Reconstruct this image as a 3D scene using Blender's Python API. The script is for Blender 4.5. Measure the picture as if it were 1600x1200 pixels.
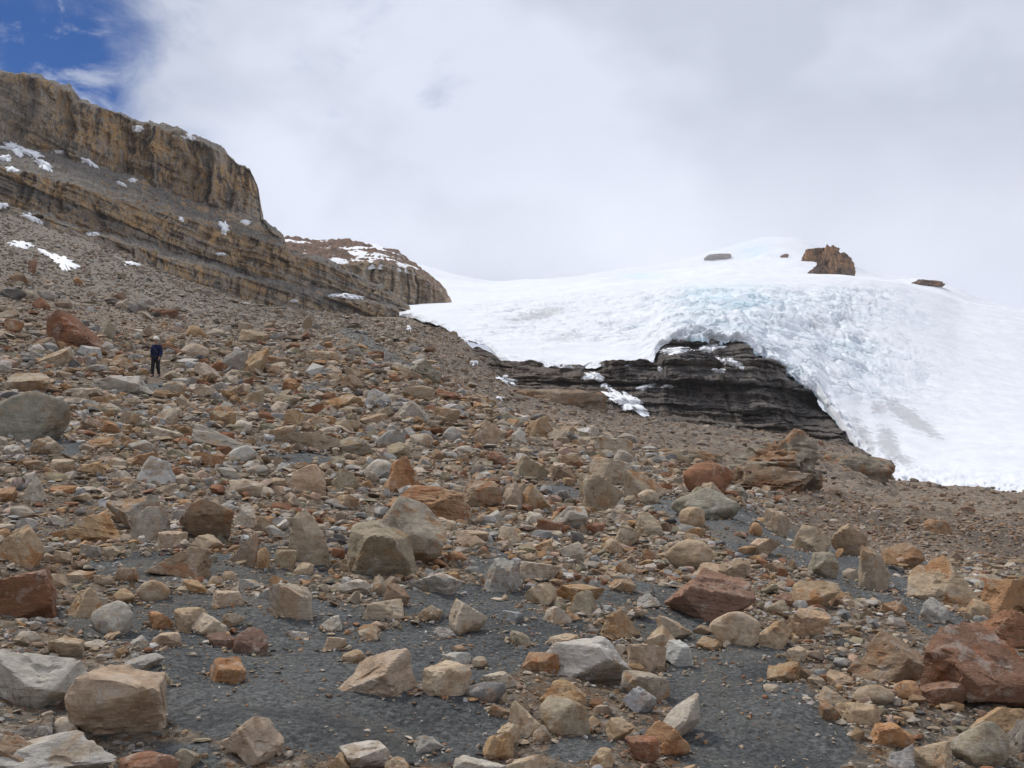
import bpy, bmesh, math, random, time
import numpy as np
from mathutils import Vector, Matrix
from mathutils.bvhtree import BVHTree

T0 = time.time()
for _o in list(bpy.data.objects):
    bpy.data.objects.remove(_o, do_unlink=True)
SC = bpy.context.scene
COL = SC.collection
RNG = np.random.default_rng(11)
random.seed(11)

# ------------------------------------------------------------------ camera
F = 1605.0                                   # focal length in photograph pixels (1600 x 1200)
PITCH = math.atan(140.0 / F)                 # camera tilted up about five degrees
cam_d = bpy.data.cameras.new('camera')
cam = bpy.data.objects.new('camera', cam_d)
COL.objects.link(cam)
cam.location = (0, 0, 0)
cam.rotation_euler = (math.pi / 2 + PITCH, 0, 0)
cam_d.sensor_fit = 'HORIZONTAL'
cam_d.sensor_width = 36.0
cam_d.lens = 36.0 * F / 1600.0
cam_d.clip_start = 0.1
cam_d.clip_end = 20000.0
SC.camera = cam
CP, SP = math.cos(PITCH), math.sin(PITCH)


def pdir(px, py):
    """Viewing direction of a photograph pixel, scaled so that its y component is 1."""
    u = (np.asarray(px, float) - 800.0) / F
    v = (600.0 - np.asarray(py, float)) / F
    dy = CP - v * SP
    dz = SP + v * CP
    return u / dy, np.ones_like(u / dy), dz / dy


def proj(P):
    P = np.asarray(P, float)
    x, y, z = P[..., 0], P[..., 1], P[..., 2]
    d = y * CP + z * SP
    v = (-y * SP + z * CP) / d
    return 800.0 + F * x / d, 600.0 - F * v


# ------------------------------------------------------------------ light
SUN_EL, SUN_AZ = math.radians(56), math.radians(-48)      # azimuth from +Y towards +X
to_sun = Vector((math.sin(SUN_AZ) * math.cos(SUN_EL), math.cos(SUN_AZ) * math.cos(SUN_EL), math.sin(SUN_EL)))
sun_d = bpy.data.lights.new('sun', 'SUN')
sun_d.energy = 2.7
sun_d.angle = math.radians(12)
sun_d.color = (1.0, 0.96, 0.9)
sun = bpy.data.objects.new('sun', sun_d)
COL.objects.link(sun)
sun.rotation_euler = (-to_sun).to_track_quat('-Z', 'Y').to_euler()

world = bpy.data.worlds.new('World')
SC.world = world
world.use_nodes = True
WN, WL = world.node_tree.nodes, world.node_tree.links
WN.clear()


class NT:
    """Small helper for writing node trees."""

    def __init__(self, tree):
        self.t = tree

    def n(self, kind, **kw):
        nd = self.t.nodes.new(kind)
        for k, v in kw.items():
            if k.startswith('i_'):
                key = k[2:]
                nd.inputs[int(key) if key.isdigit() else key].default_value = v
            else:
                setattr(nd, k, v)
        return nd

    def l(self, a, b):
        self.t.links.new(a, b)

    def math(self, op, a, b=None, c=None, clamp=False):
        nd = self.n('ShaderNodeMath', operation=op, use_clamp=clamp)
        for i, v in enumerate((a, b, c)):
            if v is None:
                continue
            if isinstance(v, (int, float)):
                nd.inputs[i].default_value = v
            else:
                self.l(v, nd.inputs[i])
        return nd.outputs[0]

    def vmath(self, op, a, b=None):
        nd = self.n('ShaderNodeVectorMath', operation=op)
        for i, v in enumerate((a, b)):
            if v is None:
                continue
            if isinstance(v, (tuple, list)):
                nd.inputs[i].default_value = v
            else:
                self.l(v, nd.inputs[i])
        return nd.outputs['Value'] if op in ('DISTANCE', 'DOT_PRODUCT', 'LENGTH') else nd.outputs[0]

    def mix(self, f, a, b, mode='MIX'):
        nd = self.n('ShaderNodeMix', data_type='RGBA', blend_type=mode)
        for i, v in ((0, f), (6, a), (7, b)):
            if isinstance(v, (int, float)):
                nd.inputs[i].default_value = v
            elif isinstance(v, (tuple, list)):
                nd.inputs[i].default_value = (*v, 1.0) if len(v) == 3 else v
            else:
                self.l(v, nd.inputs[i])
        return nd.outputs[2]

    def ramp(self, f, lo, hi, a=0.0, b=1.0, smooth=True):
        nd = self.n('ShaderNodeMapRange', interpolation_type='SMOOTHSTEP' if smooth else 'LINEAR')
        self.l(f, nd.inputs[0])
        for i, v in zip((1, 2, 3, 4), (lo, hi, a, b)):
            nd.inputs[i].default_value = v
        return nd.outputs[0]

    def noise(self, vec, scale, detail=4.0, rough=0.55, dist=0.0):
        nd = self.n('ShaderNodeTexNoise')
        if vec is not None:
            self.l(vec, nd.inputs['Vector'])
        nd.inputs['Scale'].default_value = scale
        nd.inputs['Detail'].default_value = detail
        nd.inputs['Roughness'].default_value = rough
        nd.inputs['Distortion'].default_value = dist
        return nd.outputs[0]

    def mapping(self, vec, scale=(1, 1, 1), rot=(0, 0, 0), loc=(0, 0, 0)):
        nd = self.n('ShaderNodeMapping')
        self.l(vec, nd.inputs[0])
        nd.inputs['Location'].default_value = loc
        nd.inputs['Rotation'].default_value = rot
        nd.inputs['Scale'].default_value = scale
        return nd.outputs[0]

    def voronoi(self, vec, scale, feature='F1', rnd=1.0):
        nd = self.n('ShaderNodeTexVoronoi', feature=feature)
        self.l(vec, nd.inputs['Vector'])
        nd.inputs['Scale'].default_value = scale
        nd.inputs['Randomness'].default_value = rnd
        return nd


def pdirn(px, py):
    d = Vector([float(a) for a in pdir(px, py)])
    return tuple(d.normalized())


def build_world():
    t = NT(world.node_tree)
    out = t.n('ShaderNodeOutputWorld')
    bg = t.n('ShaderNodeBackground')
    STR = 0.1
    bg.inputs['Strength'].default_value = STR
    sky = t.n('ShaderNodeTexSky', sky_type='NISHITA')
    sky.sun_disc = False
    sky.sun_elevation = SUN_EL
    sky.sun_rotation = SUN_AZ
    sky.altitude = 4500.0
    sky.air_density = 1.0
    sky.dust_density = 0.4
    sky.ozone_density = 1.6
    tc = t.n('ShaderNodeTexCoord')
    d = t.vmath('NORMALIZE', tc.outputs['Generated'])
    # billows: noise over the direction, stretched sideways
    m = t.mapping(d, scale=(1.0, 1.0, 1.35))
    nbig = t.noise(m, 2.1, 3.0, 0.5)
    nmid = t.noise(m, 6.0, 6.0, 0.56, 0.35)
    nsoft = t.noise(m, 3.3, 4.0, 0.5)

    def blob(px, py, r0, r1):
        dist = t.vmath('DISTANCE', d, pdirn(px, py))
        wob = t.math('MULTIPLY_ADD', nmid, 0.42, -0.21)
        dist = t.math('ADD', dist, wob)
        return t.ramp(dist, r0, r1, 1.0, 0.0)
    hole = t.math('MAXIMUM', blob(60, 62, 0.02, 0.185), t.math('MULTIPLY', blob(530, 112, -0.05, 0.075), 0.75))
    hole = t.math('MAXIMUM', hole, blob(-170, 40, 0.05, 0.2))
    # elsewhere an odd thin place in the cover
    wisp = t.ramp(t.noise(t.mapping(d, scale=(1.0, 1.0, 1.6), rot=(0, 0.5, 0)), 9.0, 7.0, 0.62, 0.8), 0.50, 0.68, 1.0, 0.35)
    hole = t.math('MULTIPLY', hole, wisp)
    thin = t.ramp(nbig, 0.66, 0.8, 0.0, 0.6)
    hole = t.math('MAXIMUM', hole, thin)
    k = 1.0 / STR
    grey = (0.57 * k, 0.615 * k, 0.73 * k)
    white = (0.80 * k, 0.85 * k, 0.98 * k)
    lit = t.ramp(nsoft, 0.40, 0.60)
    bright = blob(470, 300, 0.0, 0.24)
    lit = t.math('MAXIMUM', t.math('MULTIPLY', lit, 0.75), bright)
    lit = t.math('MULTIPLY_ADD', t.math('SUBTRACT', nmid, 0.5), 0.5, lit, clamp=True)
    cloud = t.mix(lit, grey, white)
    skyc = t.mix(1.0, sky.outputs[0], (0.10, 0.42, 0.80), 'MULTIPLY')
    c = t.mix(hole, cloud, skyc)
    t.l(c, bg.inputs['Color'])
    t.l(bg.outputs[0], out.inputs['Surface'])


build_world()
SC.view_settings.view_transform = 'Standard'
SC.view_settings.look = 'None'
SC.view_settings.gamma = 1.0
SC.view_settings.use_curve_mapping = False
SC.view_settings.exposure = 0.0
SC.render.engine = 'CYCLES'
SC.cycles.use_denoising = True
SC.cycles.max_bounces = 6
SC.cycles.diffuse_bounces = 3
SC.cycles.glossy_bounces = 2
SC.cycles.transmission_bounces = 2
SC.cycles.volume_bounces = 4
SC.cycles.use_adaptive_sampling = True
SC.cycles.adaptive_threshold = 0.015

# ------------------------------------------------------------------ numeric helpers


def _hash(ix, iy, iz, seed):
    h = (ix.astype(np.uint32) * np.uint32(374761393) + iy.astype(np.uint32) * np.uint32(668265263)
         + iz.astype(np.uint32) * np.uint32(2147483647) + np.uint32((seed * 974711) & 0xffffffff))
    h = (h ^ (h >> np.uint32(13))) * np.uint32(1274126177)
    h = (h ^ (h >> np.uint32(16))) * np.uint32(2246822519)
    return ((h ^ (h >> np.uint32(15))) & np.uint32(0xffffff)).astype(np.float32) / np.float32(0xffffff)


def vnoise(x, y, z, seed=0):
    x, y, z = np.broadcast_arrays(np.asarray(x, np.float32), np.asarray(y, np.float32), np.asarray(z, np.float32))
    fx, fy, fz = np.floor(x), np.floor(y), np.floor(z)
    ix, iy, iz = fx.astype(np.int64), fy.astype(np.int64), fz.astype(np.int64)
    tx, ty, tz = x - fx, y - fy, z - fz
    tx = tx * tx * tx * (tx * (tx * 6 - 15) + 10)
    ty = ty * ty * ty * (ty * (ty * 6 - 15) + 10)
    tz = tz * tz * tz * (tz * (tz * 6 - 15) + 10)
    r = 0
    for dx in (0, 1):
        wx = tx if dx else 1 - tx
        for dy in (0, 1):
            wy = ty if dy else 1 - ty
            for dz in (0, 1):
                wz = tz if dz else 1 - tz
                r = r + wx * wy * wz * _hash(ix + dx, iy + dy, iz + dz, seed)
    return r * 2 - 1


def fbm(x, y, z, octaves=4, rough=0.5, seed=0, lac=2.03):
    a, s, tot = 1.0, 0, 0.0
    x, y, z = (np.asarray(q, np.float64) for q in (x, y, z))
    for i in range(octaves):
        s = s + a * vnoise(x, y, z, seed + i * 17)
        tot += a
        a *= rough
        x, y, z = (x * 0.8 - y * 0.6) * lac + 3.1, (x * 0.6 + y * 0.8) * lac + 7.7, z * lac + 1.3
    return s / tot


def ridged(x, y, z, octaves=3, rough=0.5, seed=0):
    a, s, tot = 1.0, 0, 0.0
    for i in range(octaves):
        s = s + a * (1 - 2 * np.abs(vnoise(x, y, z, seed + i * 13)))
        tot += a
        a *= rough
        x, y, z = x * 2.1 + 5.2, y * 2.1 + 1.7, z * 2.1 + 9.1
    return s / tot


def sstep(a, b, x):
    t = np.clip((np.asarray(x, float) - a) / (b - a), 0, 1)
    return t * t * (3 - 2 * t)


def set_attr(me, name, arr):
    a = np.asarray(arr, np.float32)
    if a.ndim == 1:
        at = me.attributes.new(name, 'FLOAT', 'POINT')
        at.data.foreach_set('value', a)
    else:
        at = me.attributes.new(name, 'FLOAT_COLOR', 'POINT')
        if a.shape[1] == 3:
            a = np.concatenate([a, np.ones((len(a), 1), np.float32)], 1)
        at.data.foreach_set('color', a.ravel())


def mesh_from(name, verts, faces, mat=None, smooth=True, attrs=None):
    """faces: an (n,k) int array, all of one size."""
    verts = np.ascontiguousarray(verts, np.float32)
    faces = np.ascontiguousarray(faces, np.int32)
    me = bpy.data.meshes.new(name)
    nv, nf, k = len(verts), len(faces), faces.shape[1]
    me.vertices.add(nv)
    me.vertices.foreach_set('co', verts.ravel())
    me.loops.add(nf * k)
    me.loops.foreach_set('vertex_index', faces.ravel())
    me.polygons.add(nf)
    me.polygons.foreach_set('loop_start', np.arange(0, nf * k, k, dtype=np.int32))
    me.polygons.foreach_set('use_smooth', np.full(nf, smooth, bool))
    me.update(calc_edges=True)
    if attrs:
        for an, av in attrs.items():
            set_attr(me, an, av)
    if mat:
        me.materials.append(mat)
    return me


def link(name, me, parent=None, **props):
    o = bpy.data.objects.new(name, me)
    COL.objects.link(o)
    if parent:
        o.parent = parent
    for k, v in props.items():
        o[k] = v
    return o


def grid_faces(nr, nc):
    i = np.arange((nr - 1) * (nc - 1))
    r, c = i // (nc - 1), i % (nc - 1)
    a = r * nc + c
    return np.stack([a, a + 1, a + nc + 1, a + nc], 1)


ICO = {}


def ico(level):
    if level not in ICO:
        bm = bmesh.new()
        bmesh.ops.create_icosphere(bm, subdivisions=level, radius=1.0)
        v = np.array([p.co[:] for p in bm.verts])
        f = np.array([[q.index for q in p.verts] for p in bm.faces])
        bm.free()
        ICO[level] = (v / np.linalg.norm(v, axis=1)[:, None], f)
    return ICO[level]


# ------------------------------------------------------------------ materials


def new_mat(name):
    m = bpy.data.materials.new(name)
    m.use_nodes = True
    m.node_tree.nodes.clear()
    t = NT(m.node_tree)
    out = t.n('ShaderNodeOutputMaterial')
    b = t.n('ShaderNodeBsdfPrincipled')
    t.l(b.outputs[0], out.inputs['Surface'])
    b.inputs['Roughness'].default_value = 0.9
    b.inputs['Specular IOR Level'].default_value = 0.2
    return m, t, b


def attr(t, name):
    return t.n('ShaderNodeAttribute', attribute_name=name)


def mat_rock():
    """Weathered sandstone: base and stain colours come with each stone."""
    m, t, b = new_mat('sandstone')
    geo = t.n('ShaderNodeNewGeometry')
    pos = geo.outputs['Position']
    sc = attr(t, 'tex').outputs['Fac']                     # features per metre, by stone size
    col, stain = attr(t, 'col').outputs['Color'], attr(t, 'stain').outputs['Color']
    p = t.n('ShaderNodeVectorMath', operation='SCALE')
    t.l(pos, p.inputs[0])
    t.l(sc, p.inputs['Scale'])
    v = p.outputs[0]
    n1 = t.noise(v, 1.1, 5.0, 0.62, 0.6)
    n2 = t.noise(v, 4.5, 6.0, 0.68)
    n3 = t.noise(v, 17.0, 4.0, 0.7)
    st = t.ramp(n1, 0.50, 0.60)
    c = t.mix(t.math('MULTIPLY', st, 0.85), col, stain)
    # bedding: thin bands of tone
    bed = t.mapping(v, scale=(0.5, 0.9, 5.0), rot=(0.35, 0.5, 0.2))
    nb = t.noise(bed, 1.5, 5.0, 0.65, 0.3)
    tone = t.math('MULTIPLY_ADD', nb, 0.5, 0.75)
    tone = t.math('MULTIPLY', tone, t.math('MULTIPLY_ADD', n2, 1.3, 0.38))
    tone = t.math('MULTIPLY', tone, t.math('MULTIPLY_ADD', n3, 0.5, 0.75))
    tc = t.n('ShaderNodeCombineColor')
    for i in range(3):
        t.l(tone, tc.inputs[i])
    c = t.mix(1.0, c, tc.outputs[0], 'MULTIPLY')
    # pale dust and dark lichen with shapes of their own
    lich = t.ramp(t.noise(v, 3.1, 7.0, 0.72, 1.0), 0.58, 0.66)
    c = t.mix(t.math('MULTIPLY', lich, 0.5), c, (0.075, 0.07, 0.065))
    pale = t.ramp(t.noise(t.mapping(v, loc=(4, 9, 2)), 2.4, 6.0, 0.7, 0.6), 0.54, 0.64)
    c = t.mix(t.math('MULTIPLY', pale, 0.42), c, (0.46, 0.42, 0.36))
    t.l(c, b.inputs['Base Color'])
    hgt = t.math('ADD', t.math('MULTIPLY', n2, 0.6), t.math('MULTIPLY', n3, 0.25))
    hgt = t.math('ADD', hgt, t.math('MULTIPLY', nb, 0.45))
    bump = t.n('ShaderNodeBump')
    bump.inputs['Strength'].default_value = 0.75
    t.l(t.math('DIVIDE', 0.16, sc), bump.inputs['Distance'])
    t.l(hgt, bump.inputs['Height'])
    t.l(bump.outputs[0], b.inputs['Normal'])
    return m


def mat_rubble():
    m, t, b = new_mat('rubble_stone')
    geo = t.n('ShaderNodeNewGeometry')
    col = attr(t, 'col').outputs['Color']
    n = t.noise(geo.outputs['Position'], 9.0, 6.0, 0.7)
    n2 = t.noise(geo.outputs['Position'], 2.3, 4.0, 0.6)
    c = t.mix(t.ramp(n2, 0.5, 0.7, 0, 0.5), col, (0.30, 0.16, 0.075))
    c = t.mix(t.ramp(n, 0.35, 0.7), t.mix(1.0, c, (0.66, 0.66, 0.66), 'MULTIPLY'), t.mix(1.0, c, (1.22, 1.2, 1.17), 'MULTIPLY'))
    t.l(c, b.inputs['Base Color'])
    bump = t.n('ShaderNodeBump')
    bump.inputs['Strength'].default_value = 0.6
    bump.inputs['Distance'].default_value = 0.03
    t.l(n, bump.inputs['Height'])
    t.l(bump.outputs[0], b.inputs['Normal'])
    return m


def mat_ground():
    """Grey grit; where stones are too small to build, a mosaic of stone colours takes over."""
    m, t, b = new_mat('moraine_ground')
    geo = t.n('ShaderNodeNewGeometry')
    pos = geo.outputs['Position']
    stone = attr(t, 'stone').outputs['Fac']
    far = attr(t, 'far').outputs['Fac']
    dark = attr(t, 'dark').outputs['Fac']
    # grit
    g1 = t.noise(pos, 1.3, 5.0, 0.6)
    g2 = t.noise(pos, 38.0, 5.0, 0.75)
    g3 = t.voronoi(pos, 55.0)
    grit = t.mix(t.ramp(g1, 0.3, 0.7), (0.108, 0.113, 0.113), (0.160, 0.165, 0.161))
    grit = t.mix(t.ramp(g2, 0.35, 0.68), t.mix(1.0, grit, (0.5, 0.5, 0.5), 'MULTIPLY'), t.mix(1.0, grit, (1.45, 1.43, 1.4), 'MULTIPLY'))
    sp = t.n('ShaderNodeSeparateColor')
    t.l(g3.outputs['Color'], sp.inputs[0])
    grit = t.mix(t.math('MULTIPLY', t.math('GREATER_THAN', sp.outputs[0], 0.93), 0.4), grit, (0.27, 0.26, 0.24))

    silt = t.ramp(t.noise(t.mapping(pos, loc=(3, 8, 1)), 0.55, 5.0, 0.62, 0.8), 0.50, 0.62, 0, 0.55)
    grit = t.mix(silt, grit, (0.185, 0.165, 0.135))
    damp = t.ramp(t.noise(t.mapping(pos, loc=(9, 2, 5)), 0.9, 5.0, 0.6, 1.0), 0.53, 0.62, 0, 0.5)
    grit = t.mix(damp, grit, (0.062, 0.066, 0.068))
    lumps = t.voronoi(pos, 17.0)

    def mosaic(scale, seedloc):
        vn = t.n('ShaderNodeTexVoronoi', feature='F1')
        wob = t.n('ShaderNodeTexNoise')
        wob.inputs['Scale'].default_value = scale * 1.7
        t.l(pos, wob.inputs['Vector'])
        w = t.n('ShaderNodeVectorMath', operation='MULTIPLY_ADD')
        t.l(wob.outputs['Color'], w.inputs[0])
        w.inputs[1].default_value = (0.5 / scale,) * 3
        t.l(t.mapping(pos, loc=seedloc), w.inputs[2])
        t.l(w.outputs[0], vn.inputs['Vector'])
        vn.inputs['Scale'].default_value = scale
        s = t.n('ShaderNodeSeparateColor')
        t.l(vn.outputs['Color'], s.inputs[0])
        cr = t.n('ShaderNodeValToRGB')
        e = cr.color_ramp.elements
        cr.color_ramp.interpolation = 'CONSTANT'
        pal = [(0.0, (0.12, 0.115, 0.105)), (0.12, (0.21, 0.18, 0.14)), (0.3, (0.29, 0.215, 0.145)), (0.5, (0.34, 0.26, 0.18)),
               (0.66, (0.23, 0.13, 0.07)), (0.76, (0.38, 0.33, 0.27)), (0.9, (0.17, 0.155, 0.135))]
        e[0].position, e[0].color = pal[0][0], (*pal[0][1], 1)
        e[1].position, e[1].color = pal[1][0], (*pal[1][1], 1)
        for pp, cc in pal[2:]:
            q = e.new(pp)
            q.color = (*cc, 1)
        t.l(s.outputs[0], cr.inputs[0])
        return cr.outputs[0], vn.outputs['Distance']
    ca, ha = mosaic(24.0, (0, 0, 0))
    cb, hb = mosaic(2.6, (5, 3, 1))
    cs = t.mix(far, ca, cb)
    hs = t.math('ADD', t.math('MULTIPLY', ha, t.math('SUBTRACT', 1.0, far)), t.math('MULTIPLY', hb, far))
    nf = t.noise(pos, 0.35, 5.0, 0.65)
    cs = t.mix(t.ramp(nf, 0.35, 0.7, 0, 0.55), cs, (0.225, 0.16, 0.108))
    thr = t.math('ADD', t.math('MULTIPLY', stone, t.math('MULTIPLY_ADD', far, 0.4, 0.66)), t.math('MULTIPLY_ADD', g1, 0.8, -0.4), clamp=True)
    c = t.mix(t.ramp(thr, 0.35, 0.65), grit, cs)
    scr = attr(t, 'scree').outputs['Fac']
    c = t.mix(t.math('MULTIPLY', scr, 0.45), c, t.mix(t.ramp(t.noise(pos, 1.1, 6.0, 0.75), 0.38, 0.62), (0.145, 0.135, 0.12), (0.31, 0.29, 0.26)))
    dk = t.noise(t.mapping(pos, scale=(0.12, 0.12, 1.2)), 1.0, 5.0, 0.6, 0.4)
    c = t.mix(t.math('MULTIPLY', dark, t.ramp(dk, 0.38, 0.62)), c, (0.075, 0.07, 0.067))
    t.l(c, b.inputs['Base Color'])
    bump = t.n('ShaderNodeBump', invert=True)
    bump.inputs['Strength'].default_value = 0.8
    t.l(t.math('MULTIPLY_ADD', far, 0.35, 0.06), bump.inputs['Distance'])
    t.l(t.math('MULTIPLY', hs, stone), bump.inputs['Height'])
    b2 = t.n('ShaderNodeBump')
    b2.inputs['Strength'].default_value = 0.9
    b2.inputs['Distance'].default_value = 0.05
    t.l(t.math('SUBTRACT', g2, t.math('MULTIPLY', lumps.outputs['Distance'], 0.9)), b2.inputs['Height'])
    t.l(bump.outputs[0], b2.inputs['Normal'])
    t.l(b2.outputs[0], b.inputs['Normal'])
    b.inputs['Roughness'].default_value = 0.95
    return m


def mat_cliff(name, ochre, brown, grey, black, blackness=0.5, ledge=(0.24, 0.21, 0.175), streak=1.0, bed=1.0):
    """Bedded rock wall: beds across, water streaks down, rubble colour on the ledges."""
    m, t, b = new_mat(name)
    geo = t.n('ShaderNodeNewGeometry')
    pos = geo.outputs['Position']
    s = attr(t, 'strata').outputs['Fac']
    wall = attr(t, 'wall').outputs['Fac']
    nl = t.noise(pos, 0.05, 4.0, 0.6)
    nm = t.noise(pos, 0.45, 6.0, 0.65, 0.5)
    nf = t.noise(pos, 2.6, 5.0, 0.7)
    c = t.mix(t.ramp(nl, 0.44, 0.56), ochre, brown)
    c = t.mix(t.ramp(nm, 0.5, 0.6, 0, 0.7), c, grey)
    # beds
    sv = t.n('ShaderNodeCombineXYZ')
    t.l(t.math('MULTIPLY', s, 1.0), sv.inputs[2])
    sx = t.n('ShaderNodeSeparateXYZ')
    t.l(pos, sx.inputs[0])
    t.l(t.math('MULTIPLY', sx.outputs[0], 0.06), sv.inputs[0])
    nb = t.noise(sv.outputs[0], 0.5 * bed, 6.0, 0.68, 0.35)
    c = t.mix(t.ramp(nb, 0.50, 0.60, 0, 0.45), c, brown)
    c = t.mix(t.ramp(nb, 0.32, 0.42, 0.35 * bed, 0), c, black)
    # streaks
    wq = t.n('ShaderNodeTexNoise')
    wq.inputs['Scale'].default_value = 0.12
    wq.inputs['Detail'].default_value = 3.0
    t.l(pos, wq.inputs['Vector'])
    wp = t.n('ShaderNodeVectorMath', operation='MULTIPLY_ADD')
    t.l(wq.outputs['Color'], wp.inputs[0])
    wp.inputs[1].default_value = (7.0, 7.0, 14.0)
    t.l(pos, wp.inputs[2])
    stv = t.mapping(wp.outputs[0], scale=(0.36, 0.25, 0.06))
    ns = t.noise(stv, 1.0 * streak, 6.0, 0.7, 0.25)
    ns2 = t.noise(t.mapping(pos, scale=(1.1, 0.5, 0.10), loc=(7, 3, 0)), 1.0 * streak, 5.0, 0.68, 0.2)
    c = t.mix(t.ramp(ns2, 0.50, 0.58, 0, 0.65), c, grey)
    c = t.mix(t.ramp(ns2, 0.36, 0.44, 0.6, 0), c, tuple(q * 1.15 for q in ochre))
    c = t.mix(t.ramp(ns, 0.585 - 0.13 * blackness, 0.66 - 0.13 * blackness, 0, 0.82), c, black)
    ng = t.noise(t.mapping(pos, loc=(31, 7, 3), scale=(0.03, 0.03, 0.05)), 1.0, 3.0, 0.55)
    c = t.mix(t.ramp(ng, 0.46, 0.58, 0, 0.6), c, grey)
    jv = t.voronoi(t.mapping(wp.outputs[0], scale=(0.42, 0.3, 0.15)), 1.0, 'DISTANCE_TO_EDGE')
    joint = t.math('MULTIPLY', t.ramp(jv.outputs['Distance'], 0.0, 0.055, 1.0, 0.0), t.ramp(nm, 0.4, 0.56))
    c = t.mix(t.math('MULTIPLY', joint, 0.22), c, tuple(q * 0.6 for q in black))
    bt = attr(t, 'bedtone').outputs['Fac']
    c = t.mix(t.math('MULTIPLY', t.ramp(bt, 0.22, 0.32, 0.6, 0.0), t.ramp(nm, 0.3, 0.55, 0.5, 1.0)), c, tuple(q * 1.25 for q in black))
    c = t.mix(t.math('MULTIPLY', t.ramp(bt, 0.66, 0.74, 0.0, 0.6), t.ramp(nm, 0.35, 0.6, 1.0, 0.4)), c, ochre)
    warm = attr(t, 'warm').outputs['Fac']
    c = t.mix(t.math('MULTIPLY', warm, t.ramp(nm, 0.36, 0.56, 0.35, 0.95)), c, (0.235, 0.175, 0.125))
    # ledge rubble
    lv = t.voronoi(pos, 1.4)
    lc = t.mix(t.math('MULTIPLY', lv.outputs['Distance'], 0.9), ledge, tuple(q * 0.5 for q in ledge))
    up = t.n('ShaderNodeSeparateXYZ')
    t.l(geo.outputs['Normal'], up.inputs[0])
    lf = t.math('ADD', up.outputs[2], t.math('MULTIPLY_ADD', nm, 0.5, -0.25))
    lf = t.math('MULTIPLY', t.ramp(lf, 0.48, 0.66), t.math('SUBTRACT', 1.0, t.math('MULTIPLY', wall, 0.45)))
    c = t.mix(lf, c, lc)
    c = t.mix(t.ramp(nf, 0.3, 0.7), t.mix(1.0, c, (0.62, 0.62, 0.62), 'MULTIPLY'), t.mix(1.0, c, (1.25, 1.25, 1.25), 'MULTIPLY'))
    t.l(c, b.inputs['Base Color'])
    bump = t.n('ShaderNodeBump')
    bump.inputs['Strength'].default_value = 0.9
    bump.inputs['Distance'].default_value = 1.0
    t.l(t.math('ADD', t.math('ADD', nm, t.math('MULTIPLY', nf, 0.4)), t.math('ADD', t.math('MULTIPLY', nb, 0.5), t.math('ADD', t.math('MULTIPLY', ns, 1.2), t.math('MULTIPLY_ADD', joint, -0.5, t.math('MULTIPLY', ns2, 1.0))))), bump.inputs['Height'])
    t.l(bump.outputs[0], b.inputs['Normal'])
    return m


def mat_snow(name, ice=True):
    m, t, b = new_mat(name)
    geo = t.n('ShaderNodeNewGeometry')
    pos = geo.outputs['Position']
    n = t.noise(pos, 0.25, 5.0, 0.6)
    c = t.mix(t.ramp(n, 0.35, 0.7), (0.70, 0.72, 0.755), (0.775, 0.79, 0.815)) if ice else t.mix(t.ramp(n, 0.35, 0.7), (0.82, 0.83, 0.85), (0.88, 0.885, 0.89))
    if ice:
        iceA = attr(t, 'ice').outputs['Fac']
        dirt = attr(t, 'dirt').outputs['Fac']
        ni = t.noise(pos, 0.12, 5.0, 0.65, 0.5)
        fi = t.math('MULTIPLY', iceA, t.ramp(ni, 0.36, 0.62, 0.25, 1.0), clamp=True)
        c = t.mix(fi, c, (0.44, 0.66, 0.74))
        nd = t.noise(pos, 0.5, 7.0, 0.75, 1.2)
        fd = t.ramp(t.math('ADD', dirt, t.math('MULTIPLY_ADD', nd, 2.4, -1.25)), 0.36, 0.74, 0, 0.55)
        c = t.mix(fd, c, (0.31, 0.295, 0.295))
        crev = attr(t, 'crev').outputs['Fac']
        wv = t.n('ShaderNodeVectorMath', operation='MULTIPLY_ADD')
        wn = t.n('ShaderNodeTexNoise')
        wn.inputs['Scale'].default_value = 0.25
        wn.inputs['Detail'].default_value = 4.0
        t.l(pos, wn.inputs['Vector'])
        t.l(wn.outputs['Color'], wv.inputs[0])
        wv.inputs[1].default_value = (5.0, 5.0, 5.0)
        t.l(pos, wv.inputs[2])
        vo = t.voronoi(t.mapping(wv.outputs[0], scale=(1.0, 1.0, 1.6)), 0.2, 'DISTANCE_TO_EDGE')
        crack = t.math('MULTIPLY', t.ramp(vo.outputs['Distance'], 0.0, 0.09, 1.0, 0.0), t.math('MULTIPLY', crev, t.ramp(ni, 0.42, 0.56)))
        c = t.mix(t.math('MULTIPLY', crack, 0.7), c, (0.36, 0.43, 0.47))  # crack lines: ice tint plus crevasse shade, both put into the colour
    t.l(c, b.inputs['Base Color'])
    b.inputs['Roughness'].default_value = 0.75
    nb = t.noise(pos, 0.9 if ice else 5.0, 6.0, 0.62)
    bump = t.n('ShaderNodeBump')
    bump.inputs['Strength'].default_value = 0.35
    bump.inputs['Distance'].default_value = 0.5 if ice else 0.06
    t.l(t.math('SUBTRACT', nb, t.math('MULTIPLY', crack, 1.6)) if ice else nb, bump.inputs['Height'])
    t.l(bump.outputs[0], b.inputs['Normal'])
    return m


def mat_plain(name, col, rough=0.85, var=0.25, scale=30.0):
    m, t, b = new_mat(name)
    tc = t.n('ShaderNodeTexCoord')
    n = t.noise(tc.outputs['Object'], scale, 4.0, 0.6)
    c = t.mix(n, tuple(q * (1 - var) for q in col), tuple(q * (1 + var) for q in col))
    t.l(c, b.inputs['Base Color'])
    b.inputs['Roughness'].default_value = rough
    return m


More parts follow.
